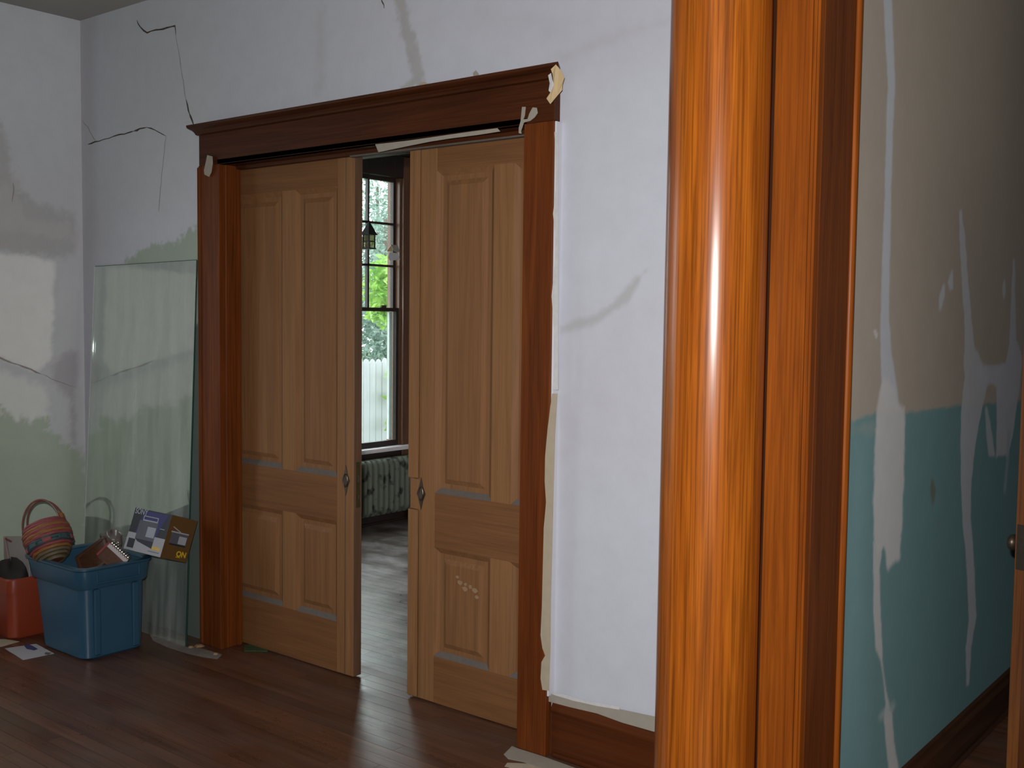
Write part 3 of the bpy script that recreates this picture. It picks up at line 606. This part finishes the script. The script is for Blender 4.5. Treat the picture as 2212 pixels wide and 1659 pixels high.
# ------------------------------------------------------------------ blue tote
M['blue'] = plain('blue_plastic', (.021, .074, .125), .34, var=.1, scale=8, spec=.6)
M['orange'] = plain('orange_plastic', (.24, .038, .014), .45, var=.12, scale=8)
TX0, TX1, TY0, TY1, TH = -5.405, -4.835, 2.712, 3.125, .46
bt = thing('storage_tote', 'blue plastic storage tote full of odds and ends, no lid', 'storage bin', (-5.08, 2.9, 0))
def tote_ring(z, grow=0, r=.05):
    k = z/TH
    x0 = -5.262+(TX0+.035+5.262)*k-grow; x1 = -4.852+(TX1-.030+4.852)*k+grow
    y0 = 2.738+(TY0+.026-2.738)*k-grow; y1 = 3.070+(TY1-.030-3.070)*k+grow
    return rrect(x0, x1, y0, y1, r, z)
MB().loft([tote_ring(.0, -.012), tote_ring(.012, 0), tote_ring(.15, 0), tote_ring(.37, 0), tote_ring(.45, 0), tote_ring(.45, -.006), tote_ring(.37, -.006), tote_ring(.02, -.006)]).build('body', M['blue'], bt, smooth=True)
MB().loft([tote_ring(.355, .004, .055), tote_ring(.353, .014, .06), tote_ring(.36, .018, .06), tote_ring(.445, .024, .06), tote_ring(.452, .034, .065), tote_ring(.460, .034, .065), tote_ring(.460, .0, .05), tote_ring(.452, -.004, .05)], cap=False).build('rim', M['blue'], bt, smooth=True)
xr = TX1-.004
MB().box(xr-.03, xr+.004, 2.80, 3.04, .375, .385).box(xr-.03, xr+.004, 2.80, 2.81, .385, .44).box(xr-.03, xr+.004, 3.03, 3.04, .385, .44).build('handle', M['blue'], bt, bevel=.003, label='moulded grip on the tote end')
for yy in (2.79, 3.0):
    MB().box(-4.880, -4.840, yy, yy+.035, .02, .35).xf(Matrix.Translation((0, 0, 0))).build('rib', M['blue'], bt, bevel=.006)
# orange bin
ob = thing('storage_bin', 'dark orange plastic bin left of the blue tote', 'storage bin', (-5.66, 2.82, 0))
orr = lambda z, g=0., r=.045: rrect(-5.845-g+.012*(1-z/.32), -5.450+g-.012*(1-z/.32), 2.668-g+.010*(1-z/.32), 2.985+g-.01*(1-z/.32), r, z)
MB().loft([orr(0, -.008), orr(.01), orr(.2), orr(.31), orr(.31, -.006), orr(.02, -.006)]).build('body', M['orange'], ob, smooth=True)
MB().loft([orr(.245, .001), orr(.243, .008), orr(.315, .010), orr(.322, .006), orr(.322, -.004), orr(.315, -.006)], cap=False).build('rim', M['orange'], ob, smooth=True)

# things in the bins -------------------------------------------------
def frame(o, ux, uy, uz): return Matrix.Translation(o) @ Matrix((ux, uy, uz)).transposed().to_4x4()
def ortho(a, x):
    a = Vector(a).normalized(); x = Vector(x); x = (x-a*x.dot(a)).normalized(); return x, a.cross(x), a
T_ = -LOOK
# woven basket
M['b1'] = plain('basket_pink', (.22, .048, .055), .6, var=.3, scale=90)
M['b2'] = plain('basket_orange', (.24, .10, .024), .6, var=.3, scale=90)
M['b3'] = plain('basket_teal', (.035, .07, .075), .6, var=.3, scale=90)
M['b4'] = plain('basket_tan', (.13, .10, .055), .6, var=.3, scale=90)
M['b5'] = plain('basket_handle', (.16, .05, .04), .4, var=.2, scale=40)
bc = PD((112, 1188), 5.50)
ux, uy, ua = ortho(RIGHT*-.42+UP*.86-T_*.30, RIGHT*.93+UP*.30)
Mb = frame(bc, ux, uy, ua)
bk = thing('woven_basket', 'multicoloured woven basket with a thin loop handle tipped into the blue tote', 'basket', bc)
rads = [.045, .066, .078, .087, .094, .100, .105, .108, .110, .110, .108, .104, .098]
cols = ['b4', 'b4', 'b4', 'b2', 'b1', 'b3', 'b3', 'b1', 'b2', 'b1', 'b2', 'b1', 'b1']
for i, (r_, c_) in enumerate(zip(rads, cols)):
    ring = [Vector((r_*(1+.018*math.sin(9*a+i*math.pi))*math.cos(a), r_*(1+.018*math.sin(9*a+i*math.pi))*math.sin(a), -.055+i*.0155)) for a in np.linspace(0, 2*math.pi, 36, endpoint=False)]
    MB().tube(ring, .0105, 6, True).xf(Mb).build('coil', M[c_], bk, smooth=True)
for k in range(9):
    a = 2*math.pi*k/9
    p = MB().box(-.022, .022, -.004, .004, -.012, .012).xf(Mb @ Matrix.Rotation(a, 4, 'Z') @ Matrix.Translation((0, .112, .026)))
    p.build('weave_check', M['b1'] if k % 2 else M['b3'], bk, bevel=.003)
MB().lathe([(.0, -.062), (.05, -.062), (.05, -.050), (0, -.050)], (0, 0), 24).xf(Mb).build('base', M['b5'], bk)
for s, yy in ((1, .012), (-1, -.012)):
    path = [Vector((.100*math.cos(a), yy*(1+1.6*(1-math.sin(a))), .128+.150*math.sin(a))) for a in np.linspace(0, math.pi, 25)]
    MB().tube(path, .0048, 6).xf(Mb).build('handle', M['b5'], bk, smooth=True)
MB().box(.085, .112, -.02, .02, .13, .165).xf(Mb).build('bow', M['b2'], bk, bevel=.008, label='yellow knot at the handle foot')

# brown framed board, notebook, plastic bag in the tote
M['brownb'] = wood('brown_board', (.11, .050, .026), (.065, .028, .015), 'x', .4, 2., fine=.25)
pb = thing('picture_frame', 'brown wooden picture frame lying tilted in the blue tote', 'picture frame', PD((205, 1195), 5.42))
ux, uy, ua = ortho((RIGHT*.80+UP*.58).cross(RIGHT*.62-UP*.55+T_*.6)*-1, RIGHT*.80+UP*.58)
Mp = frame(PD((203, 1206), 5.56), ux, uy, ua)
MB().box(-.085, .085, -.065, .065, -.006, .004).xf(Mp).build('panel', M['brownb'], pb)
for a in ((-.095, .095, -.08, -.06), (-.095, .095, .06, .08), (-.095, -.075, -.06, .06), (.075, .095, -.06, .06)):
    MB().box(a[0], a[1], a[2], a[3], -.010, .010).xf(Mp).build('frame_bar', M['brownb'], pb, bevel=.003)
M['paper'] = plain('notebook_cover', (.42, .38, .38), .6, var=.08)
M['red'] = plain('dark_red', (.20, .025, .03), .5, var=.15)
M['metal'] = plain('bright_wire', (.75, .72, .62), .22, metal=.9, var=.1)
nb = thing('spiral_notebook', 'spiral notebook with bright wire rings poking out of the blue tote', 'notebook', PD((252, 1190), 5.36))
ux, uy, ua = ortho((RIGHT*.76-UP*.62+T_*.15).cross(RIGHT*.60+UP*.70-T_*.3), RIGHT*.76-UP*.62+T_*.15)
Mn = frame(PD((254, 1196), 5.44), ux, uy, ua)
MB().box(-.065, .065, -.075, .016, -.008, .004).xf(Mn).build('cover', M['brownb'], nb)
MB().box(-.065, .065, -.008, .014, .004, .007).xf(Mn).build('spine_strip', M['paper'], nb)
MB().box(-.075, -.065, -.07, .014, -.008, .008).xf(Mn).build('red_end', M['red'], nb)
for k in range(9):
    xk = -.056+k*.0140
    MB().tube([Vector((xk, .020+.011*math.cos(a), .002+.011*math.sin(a))) for a in np.linspace(0, 2*math.pi, 14, endpoint=False)], .0028, 5, True).xf(Mn).build('ring', M['metal'], nb, smooth=True)
def lump(name, label, cat, c, rx, ry, rz, mat, seed, rough=.18, n=22):
    rr = random.Random(seed); ph = [(rr.uniform(0, 6), rr.uniform(1, 4), rr.uniform(1, 4), rr.uniform(.3, 1)) for _ in range(7)]
    rings = []
    for i in range(n//2+1):
        th = math.pi*i/(n//2); th = min(max(th, .02), math.pi-.02); ring = []
        for k in range(n):
            a = 2*math.pi*k/n; w_ = sum(g*math.sin(f1*a+p_)*math.sin(f2*th+p_) for p_, f1, f2, g in [(p, round(f), g2_, g) for p, f, g2_, g in ph])/3
            s = 1+rough*w_
            ring.append(Vector((c[0]+rx*s*math.sin(th)*math.cos(a), c[1]+ry*s*math.sin(th)*math.sin(a), c[2]+rz*s*math.cos(th))))
        rings.append(ring)
    return tag(MB().loft(rings).build(name, mat, smooth=True), label, cat)
M['bagp'] = plain('crumpled_clear_plastic', (.13, .105, .095), .22, var=.3, scale=25, bump=.8, coat=.5)
M['dark'] = plain('dark_cloth', (.018, .013, .012), .8, var=.3, scale=25, bump=.5)
c = PD((240, 1166), 5.70)
lump('plastic_bag', 'crumpled brownish clear plastic bag at the back of the blue tote', 'bag', c, .085, .04, .05, M['bagp'], 5, .35)
lump('cloth_bundle', 'dark cloth bundle filling the bottom of the blue tote', 'cloth', (-5.10, 2.92, .20), .19, .13, .10, M['dark'], 6)
lump('dark_cloth', 'dark crumpled cloth heaped in the orange bin', 'cloth', (-5.64, 2.77, .29), .15, .07, .09, M['dark'], 8, .3)
# white carton behind the orange bin
M['card'] = plain('white_card', (.40, .37, .36), .6, var=.06)
M['pink'] = plain('pinkish_card', (.34, .25, .24), .6, var=.08)
wc = thing('white_carton', 'open white card carton standing in the orange bin', 'carton', (-5.66, 2.9, .02))
MB().box(-5.815, -5.53, 2.862, 2.94, .022, .40).build('body', M['card'], wc, bevel=.002)
MB().prism([PY(p, 2.858) for p in ((12, 1158), (55, 1158), (64, 1222), (64, 1260), (30, 1260), (20, 1222))], (0, -.004, 0)).build('front_flap', M['card'], wc)
MB().prism([PY(p, 2.848) for p in ((4, 1153), (11, 1160), (22, 1224), (22, 1260), (17, 1260))], (0, -.004, 0)).build('side_flap', M['pink'], wc)
MB().tube([PY((3, 1158), 2.85), PY((12, 1164), 2.85), PY((24, 1170), 2.85)], .005, 6).build('cord_handle', M['red'], wc)

# radio carton propped on the tote's far corner
M['c_dark'] = plain('carton_dark_print', (.012, .014, .022), .6, var=.15)
M['c_blue'] = plain('carton_blue_print', (.020, .020, .12), .6, var=.2, scale=12)
M['c_white'] = plain('carton_white_print', (.33, .33, .36), .6, var=.06)
M['c_brown'] = plain('carton_brown_print', (.10, .052, .016), .4, var=.12)
M['c_grey'] = plain('carton_grey_print', (.075, .08, .10), .6, var=.15)
M['c_lite'] = plain('carton_light_print', (.30, .32, .36), .6, var=.08)
M['c_yel'] = plain('carton_yellow_print', (.55, .37, .02), .4, var=.06)
cb = PD((359, 1158), 5.33)                    # middle of the near vertical edge
tilt = math.radians(13)
Tv = (CAM-cb).normalized(); Rv = (RIGHT-Tv*RIGHT.dot(Tv)).normalized(); Uv = Tv.cross(Rv)
right_t = Rv*math.cos(tilt)-Uv*math.sin(tilt); up_t = Uv*math.cos(tilt)+Rv*math.sin(tilt)
cb_ = thing('radio_carton', 'blue and brown printed radio carton perched on the blue tote corner', 'carton', cb)
hh, wf, ws = .107, .315, .158
fx = (right_t*math.cos(math.radians(54))+Tv*math.sin(math.radians(54)))   # along the front face, pointing to the near edge
sx = (right_t*math.cos(math.radians(36))-Tv*math.sin(math.radians(36)))   # along the side face, away from the near edge
sx = (sx-fx*sx.dot(fx)).normalized(); upc = fx.cross(-sx).normalized(); upc = upc if upc.dot(up_t) > 0 else -upc
def cbox(pts): return [cb+v for v in pts]
A = [cb-fx*wf-upc*hh, cb-upc*hh, cb+sx*ws-upc*hh, cb-fx*wf+sx*ws-upc*hh]
cbody = MB().loft([A, [v+upc*2*hh for v in A]]).build('box', M['c_dark'], cb_, bevel=.001)
def on_front(u0, u1, v0, v1, mat, lift, name='print', parent=cbody, poly=None):
    nrm = -sx
    pts = poly or [(u0, v0), (u1, v0), (u1, v1), (u0, v1)]
    return MB().prism([cb-fx*wf*(1-u)+upc*(2*v-1)*hh+nrm*lift for u, v in pts], nrm*.0004).build(name, mat, parent)
def on_side(u0, u1, v0, v1, mat, lift, poly=None, name='print'):
    nrm = fx
    pts = poly or [(u0, v0), (u1, v0), (u1, v1), (u0, v1)]
    return MB().prism([cb+sx*ws*u+upc*(2*v-1)*hh+nrm*lift for u, v in pts], nrm*.0004).build(name, mat, cbody)
on_front(.0, 1, 0, .42, M['c_white'], .0002)
on_front(.0, 0, 0, 0, M['c_blue'], .0002, poly=[(.18, .42), (.75, .42), (.92, .97), (.30, .97), (.22, .7)])
on_front(.22, .72, .30, .74, M['c_grey'], .0007)
on_front(.22, .72, .18, .32, M['c_dark'], .0007, poly=[(.22, .30), (.72, .30), (.72, .14), (.30, .24)])
on_front(.48, .70, .38, .62, M['c_lite'], .0012)
on_front(.30, .70, .74, .77, M['c_lite'], .0012); on_front(.30, .32, .77, .84, M['c_lite'], .0012); on_front(.68, .70, .77, .84, M['c_lite'], .0012); on_front(.30, .70, .84, .86, M['c_lite'], .0012)
on_front(.06, .24, .06, .28, M['c_dark'], .0007)
on_front(.72, .94, .13, .20, M['c_yel'], .0007); on_front(.64, .94, .07, .085, M['c_grey'], .0007)
on_front(.80, .92, .62, .635, M['c_lite'], .0007)
on_side(0, 1, 0, 1, M['c_brown'], .0002)
on_side(.16, .80, .36, .62, M['c_grey'], .0007); on_side(.48, .78, .38, .56, M['c_lite'], .0012); on_side(.14, .82, .62, .65, M['c_lite'], .0007); on_side(.18, .8, .33, .37, M['c_dark'], .0007)
on_side(0, 0, 0, 0, M['c_lite'], .0007, poly=[(.16, .74), (.18, .755), (.50, .66), (.48, .645)])
def text_on(body, org, ax, ay, size, mat, name, bold=0.):
    cu = bpy.data.curves.new('t', 'FONT'); cu.body = body; cu.size = size; cu.extrude = .0003; cu.offset = bold; cu.resolution_u = 3
    to = bpy.data.objects.new('t', cu); C.objects.link(to); dg = bpy.context.evaluated_depsgraph_get(); dg.update()
    me = bpy.data.meshes.new_from_object(to.evaluated_get(dg)); bpy.data.objects.remove(to)
    az = ax.cross(ay).normalized(); Mt = frame(org, ax, ay, az); me.transform(Mt); me.transform(Matrix.Translation(-rootloc(cb_)))
    me.materials.clear(); me.materials.append(mat)
    o = bpy.data.objects.new(name, me); C.objects.link(o); o.parent = cbody
text_on('SONY', cb-fx*wf*.97+upc*hh*.74-sx*.0012, fx, upc, .040, M['c_lite'], 'lettering', .0006)
text_on('ON', cb+sx*ws*.54-upc*hh*.80+fx*.0012, sx, upc, .038, M['c_yel'], 'lettering', .0012)
on_side(.55, .72, .075, .09, M['c_yel'], .0012)

# papers on the floor
M['sheet'] = plain('white_sheet', (.42, .42, .44), .5, var=.05)
M['ink'] = plain('blue_ink', (.03, .05, .16), .5, var=.2)
ps = thing('paper_sheet', 'white printed sheet with a blue blot on the floor by the blue tote', 'paper', PZ((60, 1408)))
MB().prism([PZ(p, .001) for p in ((10, 1401), (78, 1391), (117, 1412), (50, 1426))], (0, 0, .001)).build('sheet', M['sheet'], ps)
MB().prism([PZ(p, .0021) for p in ((52, 1395), (60, 1391), (72, 1396), (82, 1402), (74, 1405), (58, 1402))], (0, 0, .0004)).build('blue_print', M['ink'], ps)
MB().prism([PZ(p, .0021) for p in ((98, 1409), (112, 1410), (104, 1415), (96, 1413))], (0, 0, .0004)).build('grey_print', M['greyed'], ps)
floor_scrap('card', 'beige card lying on the floor below the orange bin', [(-40, 1380), (10, 1381), (42, 1386), (5, 1397), (-40, 1400)], M['tape'], 'card', z=.001)

# ------------------------------------------------------------------ back room: window, radiator, lantern
M['wwood'] = wood('window_oak', (.20, .082, .038), (.12, .048, .024), 'z', .42, 1., coat=.2, fine=.25)
M['wdark'] = wood('window_dark_oak', (.030, .013, .009), (.017, .008, .006), 'z', .45, 1., fine=.25)
M['sillw'] = plain('worn_white_sill', (.82, .76, .77), .5, var=.06)
M['extw'] = plain('grey_white_exterior_paint', (.55, .58, .58), .6, var=.08)
wn = thing('window_1', 'tall oak window with small upper panes seen between the sliding doors', loc=(WX, (WY0+WY1)/2, WZ0), kind='structure')
MB().box(WX-.002, WX+.025, WY1, WY1+.14, .50, 3.02).build('casing', M['wwood'], wn, bevel=.003)
MB().box(WX-.002, WX+.025, WY0-.14, WY0, .50, 3.02).build('casing', M['wwood'], wn, bevel=.003)
MB().box(WX-.002, WX+.028, WY0, WY1, WZ1-.02, 3.02).build('head_casing', M['wdark'], wn, bevel=.003)
MB().box(WX-.002, WX+.05, WY0-.18, WY1+.18, 3.02, 3.06).build('head_cap', M['wdark'], wn, bevel=.005)
for a, b in ((WY0, WY0+.02), (WY1-.02, WY1)): MB().box(WX-.14, WX, a, b, WZ0, WZ1).build('jamb', M['wwood'], wn)
MB().box(WX-.14, WX, WY0, WY1, WZ1-.02, WZ1).build('head_jamb', M['wdark'], wn)
MB().box(WX-.14, WX+.085, WY0-.16, WY1+.16, .600, .632).build('stool', M['sillw'], wn, bevel=.006, seg=2, label='worn white window sill')
MB().box(WX-.002, WX+.02, WY0-.14, WY1+.14, .50, .600).build('apron', M['wdark'], wn)
SY0, SY1 = WY0+.02, WY1-.02
GY0, GY1 = SY0+.025, SY1-.025
su = WX-.048
def sash(name, x0, x1, z0, z1, bot, top, ncol, nrow, mat):
    s = MB().box(x0, x1, SY0, GY0, z0, z1).box(x0, x1, GY1, SY1, z0, z1).box(x0, x1, GY0, GY1, z0, z0+bot).box(x0, x1, GY0, GY1, z1-top, z1).build(name, mat, wn)
    pw_ = (GY1-GY0)/ncol; ph_ = (z1-top-z0-bot)/nrow
    for i in range(1, ncol): MB().box(x0+.004, x1, GY0+i*pw_-.009, GY0+i*pw_+.009, z0+bot, z1-top).build('muntin', mat, s)
    for i in range(1, nrow): MB().box(x0+.004, x1, GY0, GY1, z0+bot+i*ph_-.009, z0+bot+i*ph_+.009).build('muntin', mat, s)
    for i in range(ncol):
        for j in range(nrow):
            MB().box((x0+x1)/2-.001, (x0+x1)/2+.001, GY0+i*pw_, GY0+(i+1)*pw_, z0+bot+j*ph_, z0+bot+(j+1)*ph_).build('pane', M['pane'], s)
sash('upper_sash', su-.035, su, 1.745, WZ1-.02, .03, .03, 3, 3, M['wdark'])
sash('lower_sash', su+.005, su+.04, .632, 1.775, .045, .03, 1, 1, M['wdark'])
MB().box(su-.03, su-.005, GY1-.035, GY1-.004, .68, 1.74).build('exterior_stop', M['extw'], wn)
MB().box(su+.03, su+.05, (GY0+GY1)/2+.24, (GY0+GY1)/2+.30, 1.775, 1.795).build('sash_lock', M['bronze'], wn, bevel=.004)
# radiator
M['rad'] = plain('peeling_grey_green_iron', (.20, .215, .185), .55, var=.5, scale=26, bump=.5)
nt = M['rad'].node_tree
for n_ in nt.nodes:
    if n_.type == 'MIX': n_.inputs['A'].default_value = (.018, .016, .013, 1); n_.inputs['B'].default_value = (.150, .170, .128, 1)
    if n_.type == 'TEX_NOISE': n_.inputs['Scale'].default_value = 11
mr = N(nt, 'ShaderNodeMapRange'); mr.inputs['From Min'].default_value = .36; mr.inputs['From Max'].default_value = .46
no_ = [n_ for n_ in nt.nodes if n_.type == 'TEX_NOISE'][0]; mx_ = [n_ for n_ in nt.nodes if n_.type == 'MIX'][0]
nt.links.new(no_.outputs['Fac'], mr.inputs['Value']); nt.links.new(mr.outputs['Result'], mx_.inputs['Factor'])
ra = thing('radiator', 'peeling grey-green cast iron radiator below the back-room window', 'radiator', (-6.24, 6.1, 0))
for k in range(16):
    y = 5.62+k*.060
    prof_ = []
    for i in range(21):
        z = .105+(.555-.105)*i/20; e = min(1, min(i, 20-i)/2.5); prof_.append((z, .55+.45*math.sqrt(e*(2-e)) if e < 1 else 1))
    rings = []
    for z, s in prof_:
        rings.append([Vector((-6.235+(.085*s if abs(math.cos(a)) else 0)*math.copysign(abs(math.cos(a))**.6, math.cos(a)), y+.0285*(.75+.25*s)*math.copysign(abs(math.sin(a))**.8, math.sin(a)), z)) for a in np.linspace(0, 2*math.pi, 20, endpoint=False)])
    MB().loft(rings).build('section', M['rad'], ra, smooth=True)
for yy in (5.62, 6.52):
    for xx in (-6.29, -6.18):
        MB().lathe([(.026, 0), (.022, .02), (.016, .05), (.022, .125)], (xx, yy), 12).build('foot', M['rad'], ra, smooth=True)
b3 = thing('baseboard_rear', 'dark baseboard on the back-room window wall behind the radiator', loc=(WX, 6, 0), kind='structure')
MB().box(WX, WX+.018, 4.95, 8.0, 0, .22).build('board', M['wdark'], b3, bevel=.002)
MB().box(WX, WX+.024, 4.95, 8.0, .22, .245).build('cap_moulding', M['wdark'], b3, bevel=.006)
MB().box(WX+.018, WX+.03, 4.95, 8.0, 0, .02).build('shoe_moulding', M['wdark'], b3, bevel=.004)
# lantern
lx = PX((797, 540), -5.9)
M['iron'] = plain('black_iron', (.012, .012, .012), .5, var=.2)
M['amber'] = sheet_glass('amber_lantern_glass', (.85, .82, .70), .05, .12, (.35, .32, .22))
ln = thing('hanging_lantern', 'small black pitched-roof lantern hanging before the back-room window', 'lantern', (lx.x, lx.y, 2.2))
cx, cy = lx.x, lx.y; zb = 2.205
MB().box(cx-.038, cx+.038, cy-.038, cy+.038, zb, zb+.010).build('base', M['iron'], ln)
MB().loft([rrect(cx-.046, cx+.046, cy-.046, cy+.046, .002, zb+.105, 1), rrect(cx-.044, cx+.044, cy-.044, cy+.044, .002, zb+.110, 1), rrect(cx-.012, cx+.012, cy-.012, cy+.012, .002, zb+.185, 1), rrect(cx-.006, cx+.006, cy-.006, cy+.006, .001, zb+.2, 1)]).build('roof', M['iron'], ln)
for sx_ in (-1, 1):
    for sy_ in (-1, 1): MB().box(cx+sx_*.030-.004, cx+sx_*.030+.004, cy+sy_*.030-.004, cy+sy_*.030+.004, zb+.01, zb+.107).build('post', M['iron'], ln)
    MB().box(cx+sx_*.030-.001, cx+sx_*.030+.001, cy-.029, cy+.029, zb+.012, zb+.105).build('pane', M['amber'], ln)
    MB().box(cx-.029, cx+.029, cy+sx_*.030-.001, cy+sx_*.030+.001, zb+.012, zb+.105).build('pane', M['amber'], ln)
    MB().box(cx+sx_*.031-.003, cx+sx_*.031+.003, cy-.029, cy+.029, zb+.055, zb+.061).build('glazing_bar', M['iron'], ln)
    MB().box(cx-.029, cx+.029, cy+sx_*.031-.003, cy+sx_*.031+.003, zb+.055, zb+.061).build('glazing_bar', M['iron'], ln)
MB().lathe([(.012, zb+.01), (.012, zb+.06), (.008, zb+.065)], (cx, cy), 12).build('candle', M['sheet'], ln)
MB().tube([(cx, cy, zb+.198), (cx, cy, ZC)], .0022, 5).build('hanging_wire', M['iron'], ln)
def scrapX(name, label, parts, X, cat):
    root = thing(name, label, cat, PX(parts[0][0][0], X))
    for pts, mat in parts: MB().prism([PX(p, X) for p in pts], (.002, 0, 0)).build('flap', mat, root)
scrapX('peeling_tape', 'peeling cream tape flaps on the window side beside the lantern', [([(844, 528), (859, 530), (864, 545), (852, 544)], M['tape2']), ([(835, 543), (845, 529), (848, 543)], M['tape3']), ([(841, 545), (859, 547), (864, 561), (842, 563), (838, 556)], M['skim'])], WX+.028, 'tape')

# ------------------------------------------------------------------ outside
M['grass'] = plain('lawn', (.07, .12, .03), .9, var=.4, scale=8)
struct('ground', MB().box(-60, -6.6, -30, 50, -.85, -.75), M['grass'], 'green lawn outside the window')
M['picket'] = plain('weathered_white_board', (.33, .33, .34), .7, var=.10, scale=14)
fn = thing('picket_fence', 'weathered white board fence outside the back-room window', 'fence', (-11, 10.5, -.75))
ptop = 1.10; y = 8.4
pk = None
for k in range(40):
    yk = y+k*.118
    q = [(0, -.75), (.112, -.75), (.112, 1.04), (.085, 1.085), (.056, 1.10), (.027, 1.085), (0, 1.04)]
    if pk is None:
        pk = MB().prism([Vector((-11, yk+a, b)) for a, b in q], (.02, 0, 0)).build('picket', M['picket'], fn)
    else:
        o = pk.copy(); C.objects.link(o); o.parent = fn; o.location = (random.uniform(-.003, .003), k*.118, random.uniform(-.012, .012))
for zz in (-.4, .6): MB().box(-11.045, -11.002, 8.4, 13.1, zz, zz+.09).build('rail', M['picket'], fn)
for yy in (8.6, 10.9, 13.0): MB().box(-11.12, -11.046, yy, yy+.09, -.75, .95).build('post', M['picket'], fn)
def leafmat(name, a, b):
    m, nt, bs = newmat(name); L = nt.links
    tc = N(nt, 'ShaderNodeTexCoord'); no = N(nt, 'ShaderNodeTexNoise'); no.inputs['Scale'].default_value = 4; L.new(tc.outputs['Object'], no.inputs['Vector'])
    mx = N(nt, 'ShaderNodeMix', data_type='RGBA'); mx.inputs['A'].default_value = rgba(a); mx.inputs['B'].default_value = rgba(b)
    mr = N(nt, 'ShaderNodeMapRange'); mr.inputs['From Min'].default_value = .35; mr.inputs['From Max'].default_value = .65
    L.new(no.outputs['Fac'], mr.inputs['Value']); L.new(mr.outputs['Result'], mx.inputs['Factor']); L.new(mx.outputs['Result'], bs.inputs['Base Color'])
    bs.inputs['Roughness'].default_value = .5
    out = nt.nodes['Material Output']; tl_ = N(nt, 'ShaderNodeBsdfTranslucent'); L.new(mx.outputs['Result'], tl_.inputs[0])
    ms = N(nt, 'ShaderNodeMixShader'); ms.inputs[0].default_value = .45; L.new(bs.outputs[0], ms.inputs[1]); L.new(tl_.outputs[0], ms.inputs[2]); L.new(ms.outputs[0], out.inputs[0])
    return m
M['leaf'] = leafmat('leaf_blue_green', (.10, .17, .12), (.30, .39, .34))
M['leaf2'] = leafmat('leaf_fresh_green', (.16, .34, .05), (.42, .62, .14))
M['bark'] = plain('bark', (.12, .09, .07), .9, var=.3, scale=20)
def tree(name, label, cat, base, height, blobs, nleaf, size, mat, trunk_r=.12):
    t = thing(name, label, cat, base)
    base = Vector(base)
    path = [base, base+Vector((.1, .05, height*.5)), base+Vector((-.05, .1, height))]
    MB().tube(path, [trunk_r, trunk_r*.7, trunk_r*.3], 8).build('trunk', M['bark'], t)
    tot = sum(b[3]**2 for b in blobs); vs = []; fs = []
    for bx, by, bz, br in blobs:
        for _ in range(int(nleaf*br*br/tot)):
            v = Vector((random.gauss(0, 1), random.gauss(0, 1), random.gauss(0, 1))).normalized()*br*random.random()**.45
            c = Vector((bx, by, bz))+v
            a = Vector((random.gauss(0, 1), random.gauss(0, 1), random.gauss(0, .6))).normalized(); b = a.orthogonal().normalized()
            b.rotate(Matrix.Rotation(random.uniform(0, 6.28), 3, a)); s = size*random.uniform(.6, 1.3)
            n = len(vs); vs += [c-a*s, c-a*s*.2+b*s*.45, c+a*s, c-a*s*.2-b*s*.45]; fs.append((n, n+1, n+2, n+3))
    lf = MB().add(vs, fs).build('foliage', mat, t); lf['kind'] = 'stuff'
random.seed(21)
tree('tree', 'large pale blue-green tree behind the fence', 'tree', (-16.5, 16.2, -.75), 4.5, [(-16.5, 16.5, 2.6, 1.3), (-16, 15.4, 1.6, 1.2), (-16.6, 17.6, 3.6, 1.3), (-15.8, 16.6, .6, 1.2), (-16.8, 15.0, .4, 1.2)], 15000, .062, M['leaf'])
tree('tree', 'tall tree with pale leaves at the far side of the fence', 'tree', (-21.6, 20.9, -.75), 6, [(-21.6, 20.9, 4.8, 1.9), (-21.4, 20.1, 2.8, 1.8), (-21.6, 21.6, 1.2, 1.9)], 7000, .075, M['leaf'])
b_ = PX((822, 630), -8.9)
tree('shrub', 'bright green leafy shrub close outside the window', 'shrub', (-8.9, b_.y+.25, -.75), 2.3, [(-8.9, b_.y+.02, b_.z, .26), (-8.9, b_.y+.12, b_.z-.22, .24), (-8.95, b_.y+.14, b_.z+.20, .24)], 800, .055, M['leaf2'], .025)
v_ = PX((832, 830), -10.9)
tree('vine', 'green vine climbing the white fence', 'vine', (-10.74, v_.y+.05, -.75), 1.55, [(-10.74, v_.y+.05, .85, .14), (-10.74, v_.y+.06, .55, .14), (-10.74, v_.y+.02, .2, .13)], 90, .085, M['leaf2'], .012)
